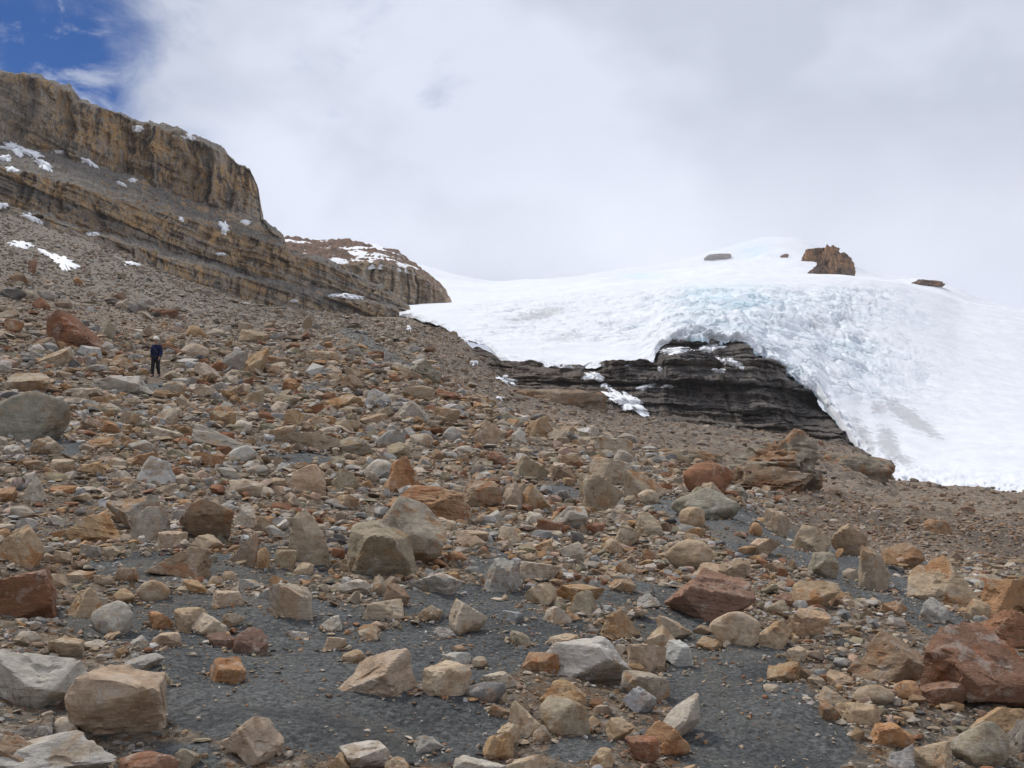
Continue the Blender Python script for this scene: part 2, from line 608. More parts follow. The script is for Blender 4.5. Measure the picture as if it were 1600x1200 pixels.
M_ROCK, M_RUBBLE, M_GROUND = mat_rock(), mat_rubble(), mat_ground()
M_CLIFF = mat_cliff('banded_cliff', (0.54, 0.335, 0.15), (0.33, 0.215, 0.115), (0.375, 0.335, 0.28), (0.085, 0.079, 0.075), 0.56, ledge=(0.30, 0.265, 0.225))
M_HEAD = mat_cliff('headland_rock', (0.60, 0.45, 0.29), (0.50, 0.36, 0.235), (0.50, 0.45, 0.385), (0.24, 0.21, 0.185), 0.15, ledge=(0.33, 0.215, 0.155))
M_DARK = mat_cliff('dark_wet_rock', (0.23, 0.17, 0.12), (0.095, 0.08, 0.072), (0.165, 0.157, 0.15), (0.022, 0.022, 0.027), 0.62, ledge=(0.21, 0.18, 0.155), bed=1.0)
M_TOWER = mat_cliff('summit_rock', (0.50, 0.27, 0.13), (0.34, 0.2, 0.11), (0.17, 0.14, 0.12), (0.09, 0.075, 0.065), 0.3, ledge=(0.16, 0.12, 0.1))
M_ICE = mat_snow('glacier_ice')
M_SNOW = mat_snow('old_snow', ice=False)

# ------------------------------------------------------------------ ground sheet
# per column of the photograph: (distance in metres, image row) of the ground along that line of sight
NEAR_B, NEAR_A, EYE = 0.10, -0.09, 1.6


def near_e(u, y):
    return -EYE / y + NEAR_B + NEAR_A * u


GC = {
    -900: [(15, 560), (25, 480), (45, 380), (80, 280), (130, 200), (200, 150), (245, 140)],
    -400: [(15, 635), (25, 575), (45, 490), (80, 400), (130, 320), (200, 262), (240, 236)],
    0: [(15, 690), (25, 628), (45, 552), (80, 470), (130, 405), (190, 352), (232, 324)],
    125: [(15, 705), (25, 645), (45, 572), (80, 497), (130, 437), (190, 390), (240, 365)],
    240: [(15, 720), (25, 660), (45, 591), (80, 515), (130, 460), (190, 432), (255, 418)],
    400: [(15, 745), (25, 682), (45, 608), (80, 540), (130, 500), (200, 482), (280, 474)],
    550: [(15, 766), (25, 702), (45, 622), (70, 560), (100, 525), (130, 508), (200, 498), (300, 493)],
    640: [(15, 780), (25, 712), (45, 628), (65, 576), (90, 553), (130, 530), (200, 510), (300, 494)],
    720: [(15, 790), (25, 722), (45, 645), (60, 615), (80, 600), (130, 572), (190, 545), (250, 522)],
    800: [(15, 800), (25, 735), (42, 672), (60, 655), (90, 633), (130, 618), (180, 606), (230, 600)],
    900: [(15, 815), (25, 748), (38, 692), (55, 683), (90, 655), (130, 640), (190, 624), (230, 620)],
    1000: [(15, 826), (24, 764), (32, 728), (45, 734), (60, 716), (90, 682), (130, 662), (190, 650), (230, 645)],
    1140: [(14, 842), (20, 792), (25, 768), (35, 786), (50, 772), (70, 745), (100, 700), (130, 680), (185, 666), (230, 662)],
    1250: [(12, 882), (16, 850), (22, 862), (35, 826), (60, 775), (90, 730), (130, 695), (185, 677), (230, 690)],
    1330: [(12, 892), (15, 866), (20, 885), (32, 845), (55, 795), (85, 752), (125, 718), (180, 700), (230, 716)],
    1400: [(11, 908), (14, 884), (20, 900), (30, 862), (50, 815), (80, 778), (120, 757), (165, 750), (230, 770)],
    1600: [(10, 938), (14, 950), (22, 912), (35, 862), (60, 812), (100, 783), (150, 769), (230, 800)],
    2000: [(10, 975), (14, 985), (25, 935), (60, 850), (100, 820), (145, 795), (230, 830)],
    2700: [(10, 1000), (14, 1010), (25, 960), (60, 880), (100, 850), (140, 835), (230, 860)],
}
LNR = np.log(np.array([0.3, 0.6, 1.0, 1.5, 2, 2.5, 3, 3.6, 4.3, 5, 6, 7, 8, 9, 10, 11, 12, 13, 14, 15, 16, 18, 20, 22.5, 25, 28, 32, 35, 38, 42, 46,
                       50, 55, 60, 66, 72, 80, 90, 100, 112, 125, 140, 155, 170, 185, 200, 215, 230, 250, 275, 300, 330, 380, 500, 900, 2000, 6000]))


def smooth1(a, n=1):
    for _ in range(n):
        a = np.concatenate([a[:1], 0.25 * a[:-2] + 0.5 * a[1:-1] + 0.25 * a[2:], a[-1:]])
    return a


def build_ground_table():
    pxs = sorted(GC)
    az = [math.atan((p - 800) / F) for p in pxs]
    rows = []
    yy = np.exp(LNR)
    for p in pxs:
        u = (p - 800) / F
        ks = GC[p]
        ly = np.log([k[0] for k in ks])
        e = np.array([float(pdir(p, k[1])[2]) for k in ks])
        ynear = np.log([2, 3, 4.5, 6, 8])
        l_all = np.concatenate([ynear, ly])
        e_all = np.concatenate([near_e(u, np.exp(ynear)), e])
        ev = np.interp(LNR, l_all, e_all)
        ev[yy < 2] = near_e(u, yy[yy < 2])
        end_y, end_e = ks[-1][0], e[-1]
        z_end = end_y * end_e
        # beyond the last point: level ground, dropping slowly, hidden under rock and ice
        m = yy > end_y
        ev[m] = (z_end - 0.03 * (yy[m] - end_y)) / yy[m]
        k = yy > 3
        z = ev * yy
        zz = z.copy()
        zz[k] = smooth1(ev[k], 1) * yy[k]
        rows.append(zz)
    Z = np.array(rows)                       # columns x distance rows (y distance)
    return np.array(az), Z


G_AZ, G_Z = build_ground_table()


def plane_z(x, y):
    return -EYE + NEAR_B * np.clip(y, -60, 260) + NEAR_A * np.clip(x, -260, 260) * 1.3


def ground_smooth(x, y):
    """Height of the ground, before fine relief, anywhere."""
    x, y = np.asarray(x, float), np.asarray(y, float)
    az = np.arctan2(x, y)
    ys = np.maximum(y, 0.31)
    a = np.clip(az, G_AZ[0], G_AZ[-1])
    ia = np.clip(np.searchsorted(G_AZ, a) - 1, 0, len(G_AZ) - 2)
    ta = (a - G_AZ[ia]) / (G_AZ[ia + 1] - G_AZ[ia])
    # cubic (Catmull-Rom) across columns keeps creases out of the slope
    l = np.clip(np.log(ys), LNR[0], LNR[-1])
    il = np.clip(np.searchsorted(LNR, l) - 1, 0, len(LNR) - 2)
    tl = (l - LNR[il]) / (LNR[il + 1] - LNR[il])
    E = G_Z / np.exp(LNR)[None, :]

    def row(k):
        k = np.clip(k, 0, len(G_AZ) - 1)
        return E[k, il] * (1 - tl) + E[k, il + 1] * tl
    p0, p1, p2, p3 = row(ia - 1), row(ia), row(ia + 1), row(ia + 2)
    g = lambda q0, q1, q2, q3, t: 0.5 * (2 * q1 + (q2 - q0) * t + (2 * q0 - 5 * q1 + 4 * q2 - q3) * t * t + (3 * q1 - q0 - 3 * q2 + q3) * t ** 3)
    lin = p1 * (1 - ta) + p2 * ta
    e = 0.5 * g(p0, p1, p2, p3, ta) + 0.5 * lin
    zt = e * ys
    w = sstep(math.radians(48), math.radians(62), np.abs(az))
    return zt * (1 - w) + plane_z(x, y) * w


# gravel patches between the stones: centre px, centre py, half width, half height, tilt (degrees)
GRAVEL = [(330, 962, 230, 38, 0), (430, 1040, 190, 60, -4), (560, 1130, 240, 50, 0), (690, 1015, 120, 60, 0), (820, 985, 90, 34, 0),
          (700, 935, 130, 30, 0), (1150, 1075, 110, 90, 10), (1190, 1160, 130, 60, 0), (1190, 842, 135, 32, 18), (1335, 897, 110, 38, 26),
          (1450, 964, 90, 30, 34), (300, 885, 130, 22, 0), (430, 880, 70, 25, 0), (95, 702, 60, 14, 0), (262, 603, 48, 10, 0), (430, 601, 45, 8, 0),
          (1060, 814, 65, 19, 20), (985, 940, 95, 20, 6), (870, 758, 50, 10, 10), (455, 712, 45, 9, 0), (560, 535, 80, 9, 28), (760, 712, 25, 8, 0), (1090, 960, 40, 30, 0), (1050, 1000, 60, 40, 0), (740, 870, 40, 30, 0), (330, 1090, 60, 50, 0),
          (1130, 905, 40, 10, 10), (900, 1165, 60, 25, 0), (1280, 1180, 60, 30, 0), (130, 1190, 30, 20, 0), (300, 1180, 50, 20, 0)]


def gravel_mask(px, py):
    g = np.zeros_like(px)
    for cx, cy, a, b, t in GRAVEL:
        ct, st = math.cos(math.radians(t)), math.sin(math.radians(t))
        dx, dy = px - cx, py - cy
        q = ((dx * ct + dy * st) / a) ** 2 + ((-dx * st + dy * ct) / b) ** 2
        g = np.maximum(g, 1 - sstep(0.55, 1.35, q))
    return g


def stone_mask(P):
    """1 where stones cover the ground, 0 on bare grit."""
    px, py = proj(P)
    x, y = P[..., 0], P[..., 1]
    infront = y > 1.5
    r = np.maximum(np.hypot(x, y), 3.0)
    k = 6.0 / r
    wx = fbm(x * k, y * k, 0.0, 4, 0.6, 91)
    wy = fbm(x * k + 40, y * k, 0.0, 4, 0.6, 92)
    px, py = px + 50 * wx, py + 24 * wy
    g = np.where(infront, gravel_mask(np.where(infront, px, 0), np.where(infront, py, 0)), 0.3)
    n = fbm(x * k * 0.7, y * k * 0.7, 5.0, 3, 0.5, 93)
    return np.clip(1 - g + 0.3 * n * (g > 0.02), 0, 1)


def build_ground():
    az = np.concatenate([np.radians(np.linspace(-180, -60, 24))[:-1], np.radians(np.linspace(-60, -31, 60))[:-1],
                         np.radians(np.linspace(-31, 31, 450)), np.radians(np.linspace(31, 60, 60))[1:],
                         np.radians(np.linspace(60, 180, 24))[1:]])
    r = np.concatenate([np.geomspace(0.35, 2.6, 18)[:-1], np.geomspace(2.6, 330, 400), np.geomspace(330, 2600, 12)[1:]])
    A, R = np.meshgrid(az, r)
    X, Y = R * np.sin(A), R * np.cos(A)
    Z = ground_smooth(X, Y)
    P = np.stack([X, Y, Z], -1)
    px, py = proj(P)
    st = stone_mask(P)
    near = 1 - sstep(150, 330, R)
    amp = np.clip(R, 2, 120)
    Z = Z + near * (0.02 * amp ** 0.75 * fbm(X / (0.16 * amp ** 0.8 + 0.4) * 0.35, Y / (0.16 * amp ** 0.8 + 0.4) * 0.35, 0, 3, 0.5, 3))
    Z = Z + near * 0.075 * fbm(X * 1.1, Y * 1.1, 0, 4, 0.55, 5) * sstep(1.0, 4, R)
    Z = Z + 0.03 * fbm(X * 3.6, Y * 3.6, 0, 3, 0.6, 7) * sstep(1.5, 4, R) * (1 - sstep(14, 30, R))
    # bare bedrock shelves beyond the crest: level steps with short risers
    shelf = sstep(45, 75, Y) * (1 - sstep(215, 260, Y)) * sstep(600, 680, px) * (Y > 1)
    shelf = np.maximum(shelf, sstep(24, 36, Y) * (1 - sstep(130, 150, Y)) * sstep(1180, 1280, px) * (Y > 1))
    step = 0.9
    zz = Z + 0.8 * fbm(X * 0.05, Y * 0.05, 0, 3, 0.5, 8)
    q = zz / step
    fr = q - np.floor(q)
    terr = (np.floor(q) + sstep(0.55, 0.95, fr)) * step
    Z = Z + shelf * 0.65 * (terr - zz)
    Z = Z + shelf * 0.35 * np.maximum(0, fbm(X * 0.7, Y * 0.5, 0, 3, 0.6, 15)) * sstep(50, 80, Y)
    Z[0, :] = -EYE
    far = sstep(25, 90, R)
    dark = shelf * sstep(75, 120, Y) * (0.5 + 0.6 * fbm(X * 0.06, Y * 0.03, Z * 0.6, 3, 0.5, 44))
    dark = np.clip(dark * (px < 1320), 0, 1)
    dark = np.maximum(dark, 0.45 * shelf * (px > 1180) * sstep(0.1, 0.4, fbm(X * 0.15, Y * 0.1, 0, 3, 0.5, 41)))
    nr, nc = X.shape
    V = np.stack([X, Y, Z], -1).reshape(-1, 3)
    me = mesh_from('ground', V, grid_faces(nr, nc)[:, ::-1], M_GROUND, True,
                   {'stone': st.ravel(), 'far': far.ravel(), 'dark': dark.ravel(), 'scree': (sstep(70, 140, R) * (1 - sstep(420, 620, px)) * (Y > 1)).ravel()})
    o = link('ground', me, kind='structure', label='grey gravelly moraine slope strewn with sandstone rubble')
    return o, V, grid_faces(nr, nc), (az, r, Z)


GROUND, GV, GF, GGRID = build_ground()


def ground_z(x, y):
    az, r, Z = GGRID
    a, rr = np.arctan2(x, y), np.hypot(x, y)
    ia = np.clip(np.searchsorted(az, a) - 1, 0, len(az) - 2)
    ir = np.clip(np.searchsorted(r, rr) - 1, 0, len(r) - 2)
    ta = np.clip((a - az[ia]) / (az[ia + 1] - az[ia]), 0, 1)
    tr = np.clip((rr - r[ir]) / (r[ir + 1] - r[ir]), 0, 1)
    return (Z[ir, ia] * (1 - ta) + Z[ir, ia + 1] * ta) * (1 - tr) + (Z[ir + 1, ia] * (1 - ta) + Z[ir + 1, ia + 1] * ta) * tr


# ------------------------------------------------------------------ rock walls and ice as parametric sheets


def sheet(cols, pxs, segs, wig=0.0, seed=0, smooth=False, soft=0, steps=None):
    """cols: photograph column -> knots (image row, distance), from the foot upwards. Returns P, t (knot position), PX."""
    keys = sorted(cols)
    K = len(cols[keys[0]])
    PY = np.zeros((K, len(pxs)))
    LY = np.zeros((K, len(pxs)))
    for k in range(K):
        PY[k] = np.interp(pxs, keys, [cols[c][k][0] for c in keys])
        LY[k] = np.interp(pxs, keys, [math.log(cols[c][k][1]) for c in keys])
        if soft:
            w = np.exp(-0.5 * (np.arange(-3 * soft, 3 * soft + 1) / soft) ** 2)
            w /= w.sum()
            for A in (PY, LY):
                A[k] = np.convolve(np.pad(A[k], 3 * soft, mode='edge'), w, 'valid')
        if wig:
            PY[k] += wig * fbm(pxs * 0.05, k * 7.3, 0, 4, 0.55, seed + k)
    ts = np.concatenate([np.linspace(k, k + 1, s, endpoint=False) for k, s in enumerate(segs)] + [[K - 1]])
    k0 = np.clip(np.floor(ts).astype(int), 0, K - 2)
    f = (ts - k0)[:, None]
    if smooth:
        def cr(A):
            m = lambda i: A[np.clip(i, 0, K - 1)]
            q0, q1, q2, q3 = m(k0 - 1), m(k0), m(k0 + 1), m(k0 + 2)
            s1, s2 = 0.5 * (q2 - q0), 0.5 * (q3 - q1)
            d = q2 - q1
            s1 = np.where(s1 * d <= 0, 0, np.sign(d) * np.minimum(np.abs(s1), 2.5 * np.abs(d)))
            s2 = np.where(s2 * d <= 0, 0, np.sign(d) * np.minimum(np.abs(s2), 2.5 * np.abs(d)))
            return q1 * (2 * f ** 3 - 3 * f ** 2 + 1) + s1 * (f ** 3 - 2 * f ** 2 + f) + q2 * (3 * f ** 2 - 2 * f ** 3) + s2 * (f ** 3 - f ** 2)
        py, ly = cr(PY), cr(LY)
    else:
        py = PY[k0] * (1 - f) + PY[k0 + 1] * f
        ly = LY[k0] * (1 - f) + LY[k0 + 1] * f
    if steps:
        for k, n in steps.items():
            m = k0 == k
            ff = np.broadcast_to(f[m], (m.sum(), len(pxs)))
            q = ff * n + 0.9 * fbm(pxs[None, :] * 0.02, ff * 1.5, 0, 4, 0.6, seed + 55 + k)
            q = np.clip((np.floor(q) + sstep(0.55, 0.95, q - np.floor(q))) / n, 0, 1)
            w = 0.75 * sstep(0, 0.15, ff) * (1 - sstep(0.85, 1, ff))
            g = ff * (1 - w) + q * w
            py[m] = PY[k] * (1 - g) + PY[k + 1] * g
    PXm = np.broadcast_to(pxs[None, :], py.shape)
    dx, dy, dz = pdir(PXm, py)
    Yd = np.exp(ly)
    P = np.stack([dx * Yd, Yd, dz * Yd], -1)
    return P, np.broadcast_to(ts[:, None], py.shape), PXm, py


def blocks(x, z, fx, fz, seed):
    """Value per rectangular block, for jointed rock."""
    row = np.floor(z * fz)
    off = _hash(row.astype(np.int64), np.zeros_like(row, np.int64), np.zeros_like(row, np.int64), seed)
    return _hash(np.floor(x * fx + off * 3.7).astype(np.int64), row.astype(np.int64), np.zeros_like(row, np.int64), seed + 5) * 2 - 1


def cliff_relief(P, wall, s, amp=1.0, seed=0, flute=1.0, bedamp=1.0):
    """Pushes a wall in and out (towards and away from -y) with beds, flutes, joint blocks and fine roughness."""
    x, y, z = P[..., 0], P[..., 1], P[..., 2]
    wx = x + 2.5 * fbm(x * 0.1, z * 0.1, y * 0.05, 3, 0.5, seed + 70)
    ws = s + 0.5 * fbm(x * 0.08, z * 0.08, 0, 3, 0.5, seed + 71)
    bed = fbm(ws * 0.55, x * 0.012, 0, 4, 0.6, seed + 1)
    bed = np.sign(bed) * np.abs(bed) ** 0.7
    fl = ridged(wx * 0.13, z * 0.012, 0, 3, 0.55, seed + 2)
    fl2 = fbm(wx * 0.5, z * 0.05, 0, 3, 0.55, seed + 3)
    bl = blocks(wx, ws, 0.22, 0.28, seed + 4)
    bl2 = blocks(wx + 11.3, ws + 3.3, 0.55, 0.6, seed + 9)
    rough = fbm(x * 0.8, y * 0.8, z * 0.8, 4, 0.6, seed + 6)
    gap = np.maximum(0, ridged(wx * 0.28, z * 0.015, 3, 2, 0.5, seed + 12) - 0.45) * 2
    d = wall * (bedamp * 0.9 * bed + flute * (2.6 * fl + 1.3 * fl2 - 2.4 * gap) + 0.9 * bl + 0.6 * bl2)
    bq = ws / 2.1 + 0.8 * fbm(ws * 0.3, x * 0.008, 0, 3, 0.6, seed + 31) + 0.35 * fbm(x * 0.09, ws * 0.3, 0, 4, 0.6, seed + 32)
    bf = np.floor(bq)
    zero = np.zeros_like(bf, np.int64)
    tone = _hash(bf.astype(np.int64), zero, zero, seed + 33)
    part = _hash(bf.astype(np.int64), np.floor(wx / 9 + tone * 6).astype(np.int64), zero, seed + 34)
    fr = bq - bf
    d = d + wall * bedamp * (2.0 * tone * (0.35 + 0.9 * part) + 0.7 * sstep(0.72, 0.9, fr))
    cliff_relief.tone = tone
    Q = P.copy()
    Q[..., 1] -= amp * (d + 0.35 * rough * wall)
    Q[..., 2] += amp * (1 - wall) * (0.8 * rough + 0.9 * np.maximum(0, bed) + 1.2 * np.maximum(0, fbm(x * 0.07, y * 0.2, 0, 4, 0.6, seed + 21)))
    return Q


def sheet_obj(name, P, mat, attrs, **props):
    nr, nc = P.shape[:2]
    V = P.reshape(-1, 3)
    Fc = grid_faces(nr, nc)
    me = mesh_from(name, V, Fc, mat, True, {k: np.ascontiguousarray(v).ravel() for k, v in attrs.items()})
    return link(name, me, **props), V, Fc


SHEETS = [(GV, GF)]

# main cliff: three walls with rubble ledges between them
CL = {
    -600: [(420, 200), (160, 215), (154, 218), (148, 226), (85, 234), (55, 260), (-81, 266), (-85, 271), (-60, 380)],
    0: [(430, 224), (326, 230), (321, 232), (316, 237), (266, 243), (224, 272), (116, 278), (112, 283), (140, 390)],
    60: [(440, 227), (343, 233), (338, 235), (332, 239), (274, 246), (231, 275), (123, 281), (119, 286), (150, 390)],
    110: [(452, 233), (360, 239), (355, 241), (349, 246), (288, 252), (246, 279), (140, 284), (136, 289), (165, 390)],
    125: [(456, 235), (370, 241), (358, 244), (352, 249), (292, 254), (250, 280), (159, 285), (155, 290), (185, 390)],
    210: [(486, 243), (413, 250), (385, 254), (373, 263), (316, 268), (276, 288), (190, 293), (186, 298), (216, 400)],
    300: [(512, 255), (449, 262), (412, 266), (402, 275), (346, 281), (312, 294), (215, 299), (211, 304), (240, 400)],
    345: [(520, 262), (462, 268), (424, 272), (416, 280), (356, 286), (327, 296), (235, 301), (231, 306), (260, 400)],
    370: [(525, 266), (469, 272), (432, 276), (424, 283), (363, 289), (333, 298), (259, 303), (255, 308), (285, 400)],
    390: [(528, 269), (473, 276), (437, 280), (429, 286), (369, 292), (338, 301), (266, 305), (262, 310), (290, 400)],
    402: [(530, 271), (476, 278), (440, 282), (433, 288), (374, 294), (343, 303), (293, 307), (289, 312), (320, 400)],
    408: [(531, 272), (477, 279), (441, 283), (434, 289), (378, 295), (352, 304), (345, 306), (341, 311), (370, 400)],
    443: [(535, 278), (481, 285), (446, 290), (440, 294), (383, 299), (376, 304), (373, 306), (369, 311), (400, 400)],
    452: [(536, 280), (482, 287), (448, 292), (444, 296), (396, 301), (393, 305), (392, 308), (388, 313), (420, 400)],
    520: [(545, 289), (491, 297), (463, 302), (453, 309), (415, 313), (413, 315), (414, 317), (410, 322), (440, 400)],
    545: [(547, 291), (493, 299), (465, 304), (459, 311), (432, 315), (430, 317), (431, 319), (427, 324), (455, 400)],
    600: [(556, 299), (501, 307), (477, 311), (471, 317), (457, 320), (455, 322), (456, 324), (452, 329), (480, 400)],
    640: [(564, 305), (512, 313), (497, 316), (493, 320), (486, 323), (485, 325), (485, 327), (481, 332), (505, 400)],
    665: [(580, 309), (535, 317), (528, 319), (526, 322), (522, 325), (521, 327), (523, 329), (519, 334), (535, 400)],
}


def build_cliff():
    pxs = np.concatenate([np.linspace(-600, -20, 110)[:-1], np.linspace(-20, 665, 470)])
    P, ts, PX, PY = sheet(CL, pxs, [6, 28, 16, 48, 44, 58, 8, 8], wig=7.0, seed=100, steps={2: 2, 4: 4})
    k = np.floor(ts + 1e-6)
    wall = np.isin(k, [0, 1, 3, 5]).astype(float)
    wall = 0.25 * np.roll(wall, 1, 0) + 0.5 * wall + 0.25 * np.roll(wall, -1, 0)
    s = P[..., 2] + 0.30 * P[..., 0]           # beds dip to the right
    s = s + 4 * fbm(P[..., 0] * 0.02, 0, 0, 2, 0.5, 61)
    top = sstep(4.7, 5.1, ts)                  # the uppermost wall is fluted rather than bedded
    Q = cliff_relief(P, wall, s, 1.0, 100, flute=1.0 + 0.5 * top, bedamp=1.0 - 0.6 * top)
    # hand-sized ledges across the walls
    o, V, Fc = sheet_obj('cliff', Q, M_CLIFF, {'strata': s, 'wall': wall, 'bedtone': 0.5 + (cliff_relief.tone - 0.5) * (1 - 0.55 * top)}, kind='structure', label='tall ochre and grey banded cliff in three tiers')
    SHEETS.append((V, Fc))


build_cliff()

HL = {
    425: [(560, 372), (478, 380), (408, 386), (380, 420), (385, 470)],
    450: [(560, 374), (478, 382), (406, 388), (372, 424), (380, 480)],
    520: [(560, 378), (480, 388), (411, 393), (378, 430), (386, 480)],
    545: [(555, 380), (481, 390), (414, 395), (379, 432), (388, 480)],
    585: [(550, 383), (482, 393), (410, 398), (384, 430), (392, 480)],
    620: [(540, 386), (481, 396), (416, 400), (396, 428), (402, 480)],
    650: [(530, 390), (480, 400), (424, 404), (416, 425), (424, 480)],
    680: [(520, 394), (478, 404), (450, 407), (438, 424), (446, 480)],
    697: [(515, 396), (477, 406), (464, 409), (455, 422), (462, 480)],
    704: [(515, 397), (477, 407), (474, 410), (471, 418), (480, 480)],
    708: [(520, 398), (490, 408), (488, 411), (486, 418), (500, 480)],
}


def build_headland():
    pxs = np.linspace(425, 708, 230)
    P, ts, PX, PY = sheet(HL, pxs, [10, 56, 44, 8], wig=3.0, seed=200)
    k = np.floor(ts + 1e-6)
    wall = (k <= 1).astype(float)
    wall = 0.25 * np.roll(wall, 1, 0) + 0.5 * wall + 0.25 * np.roll(wall, -1, 0)
    s = P[..., 2] + 0.25 * P[..., 0]
    Q = cliff_relief(P, wall, s, 1.1, 200, flute=1.5)
    x, y, z = Q[..., 0], Q[..., 1], Q[..., 2]
    up = (k == 2) * 1.0
    Q[..., 2] += up * (2.2 * fbm(x * 0.16, y * 0.12, 0, 4, 0.6, 210) + 1.6 * fbm(x * 0.03, y * 0.35, 0, 3, 0.5, 211))
    o, V, Fc = sheet_obj('headland_cliff', Q, M_HEAD, {'strata': s, 'wall': wall, 'bedtone': 0.35 + 0.3 * cliff_relief.tone}, kind='structure',
                         label='second brown cliff with streaked wall and snow dusted top')
    SHEETS.append((V, Fc))
    # snow lying on the upper slope: a smooth sheet that the rock pokes through
    m = (ts[:, 0] >= 1.92) & (ts[:, 0] <= 3.3)
    S = P[m].copy()
    x, y = S[..., 0], S[..., 1]
    tt = ts[m]
    lvl = 0.4 + 1.1 * fbm(x * 0.05, y * 0.08, 0, 3, 0.5, 215) - 1.6 * (1 - sstep(1.95, 2.15, tt))
    S[..., 2] += lvl
    z = np.zeros_like(x)
    sheet_obj('snow_cover', S, M_SNOW, {'ice': z, 'dirt': z}, kind='stuff', label='patchy thin snow lying over the second cliff top')


build_headland()

DW = {}
for p, b_, t_ in [(640, 575, 562), (700, 590, 545), (745, 592, 545), (770, 594, 552), (785, 612, 568), (860, 628, 572), (920, 640, 575), (960, 648, 570), (1010, 652, 568),
                  (1022, 652, 560), (1036, 653, 527), (1075, 658, 517), (1130, 667, 521), (1170, 672, 528), (1200, 675, 556), (1240, 679, 582),
                  (1275, 684, 602), (1290, 688, 628), (1320, 700, 674), (1345, 715, 704), (1372, 745, 738)]:
    sh = sstep(1290, 1372, p)
    y0 = 190 - 20 * sh
    DW[p] = [(b_ + 30, y0 - 6), (b_, y0), (b_ + (t_ - b_) * 0.33, y0 + 8), (b_ + (t_ - b_) * 0.66, y0 + 17), (t_, y0 + 27), (t_ + 6, y0 + 55)]


def build_dark_wall():
    pxs = np.linspace(640, 1372, 480)
    P, ts, PX, PY = sheet(DW, pxs, [8, 44, 44, 44, 10], wig=4.0, seed=300)
    s = P[..., 2] + 0.05 * P[..., 0] + 1.5 * fbm(P[..., 0] * 0.03, 0, 0, 3, 0.5, 301)
    # stacked ledges: every bed stands out a different amount
    bed = s / 1.7 + 1.3 * fbm(s * 0.35, P[..., 0] * 0.006, 0, 3, 0.6, 311) + 1.1 * fbm(P[..., 0] * 0.045, s * 0.2, 0, 5, 0.62, 302)
    fl = np.floor(bed)
    fr = bed - fl
    o_ = _hash(fl.astype(np.int64), np.zeros_like(fl, np.int64), np.zeros_like(fl, np.int64), 7)
    lip = o_ * 3.2 * (0.2 + 1.5 * _hash(fl.astype(np.int64), np.floor(P[..., 0] / 14 + o_ * 5).astype(np.int64), np.zeros_like(fl, np.int64), 12)) + 0.9 * sstep(0.0, 0.25, fr) * (1 - sstep(0.55, 1.0, fr))
    wall = np.full(P.shape[:2], 0.85)
    Q = cliff_relief(P, wall, s, 1.0, 300, flute=0.6, bedamp=1.2)
    x = P[..., 0]
    Q[..., 1] -= lip * (0.75 + 0.6 * fbm(x * 0.07, s * 0.2, 0, 3, 0.5, 303))
    # broad bulges, and a dark recess under the ice on the right
    Q[..., 1] -= 5.0 * fbm(x * 0.04, P[..., 2] * 0.08, 0, 4, 0.55, 305)
    Q[..., 2] += 0.5 * fbm(x * 0.3, P[..., 1] * 0.3, P[..., 2] * 0.5, 3, 0.6, 306)
    back = sstep(1000, 1040, PX)
    Q[..., 1] += (5 * back - 1.5 * (1 - back)) * sstep(3.2, 4.2, ts)
    Q[..., 2] -= 1.5 * back * sstep(3.7, 4.3, ts)
    rec = np.exp(-((PX - 1262) / 34.0) ** 2 - ((PY - 645) / 34.0) ** 2)
    Q[..., 1] += 9 * rec
    o, V, Fc = sheet_obj('rock_face', Q, M_DARK, {'strata': s, 'wall': wall, 'bedtone': 0.2 + 0.6 * cliff_relief.tone, 'warm': np.clip(1.0 * (1 - sstep(880, 1010, PX + 25 * fbm(PX * 0.05, PY * 0.1, 0, 3, 0.6, 320))) + 0.5 * (1 - sstep(1.0, 1.5, ts)), 0, 1)}, kind='structure', label='dark wet layered rock face beneath the glacier edge')
    SHEETS.append((V, Fc))


build_dark_wall()

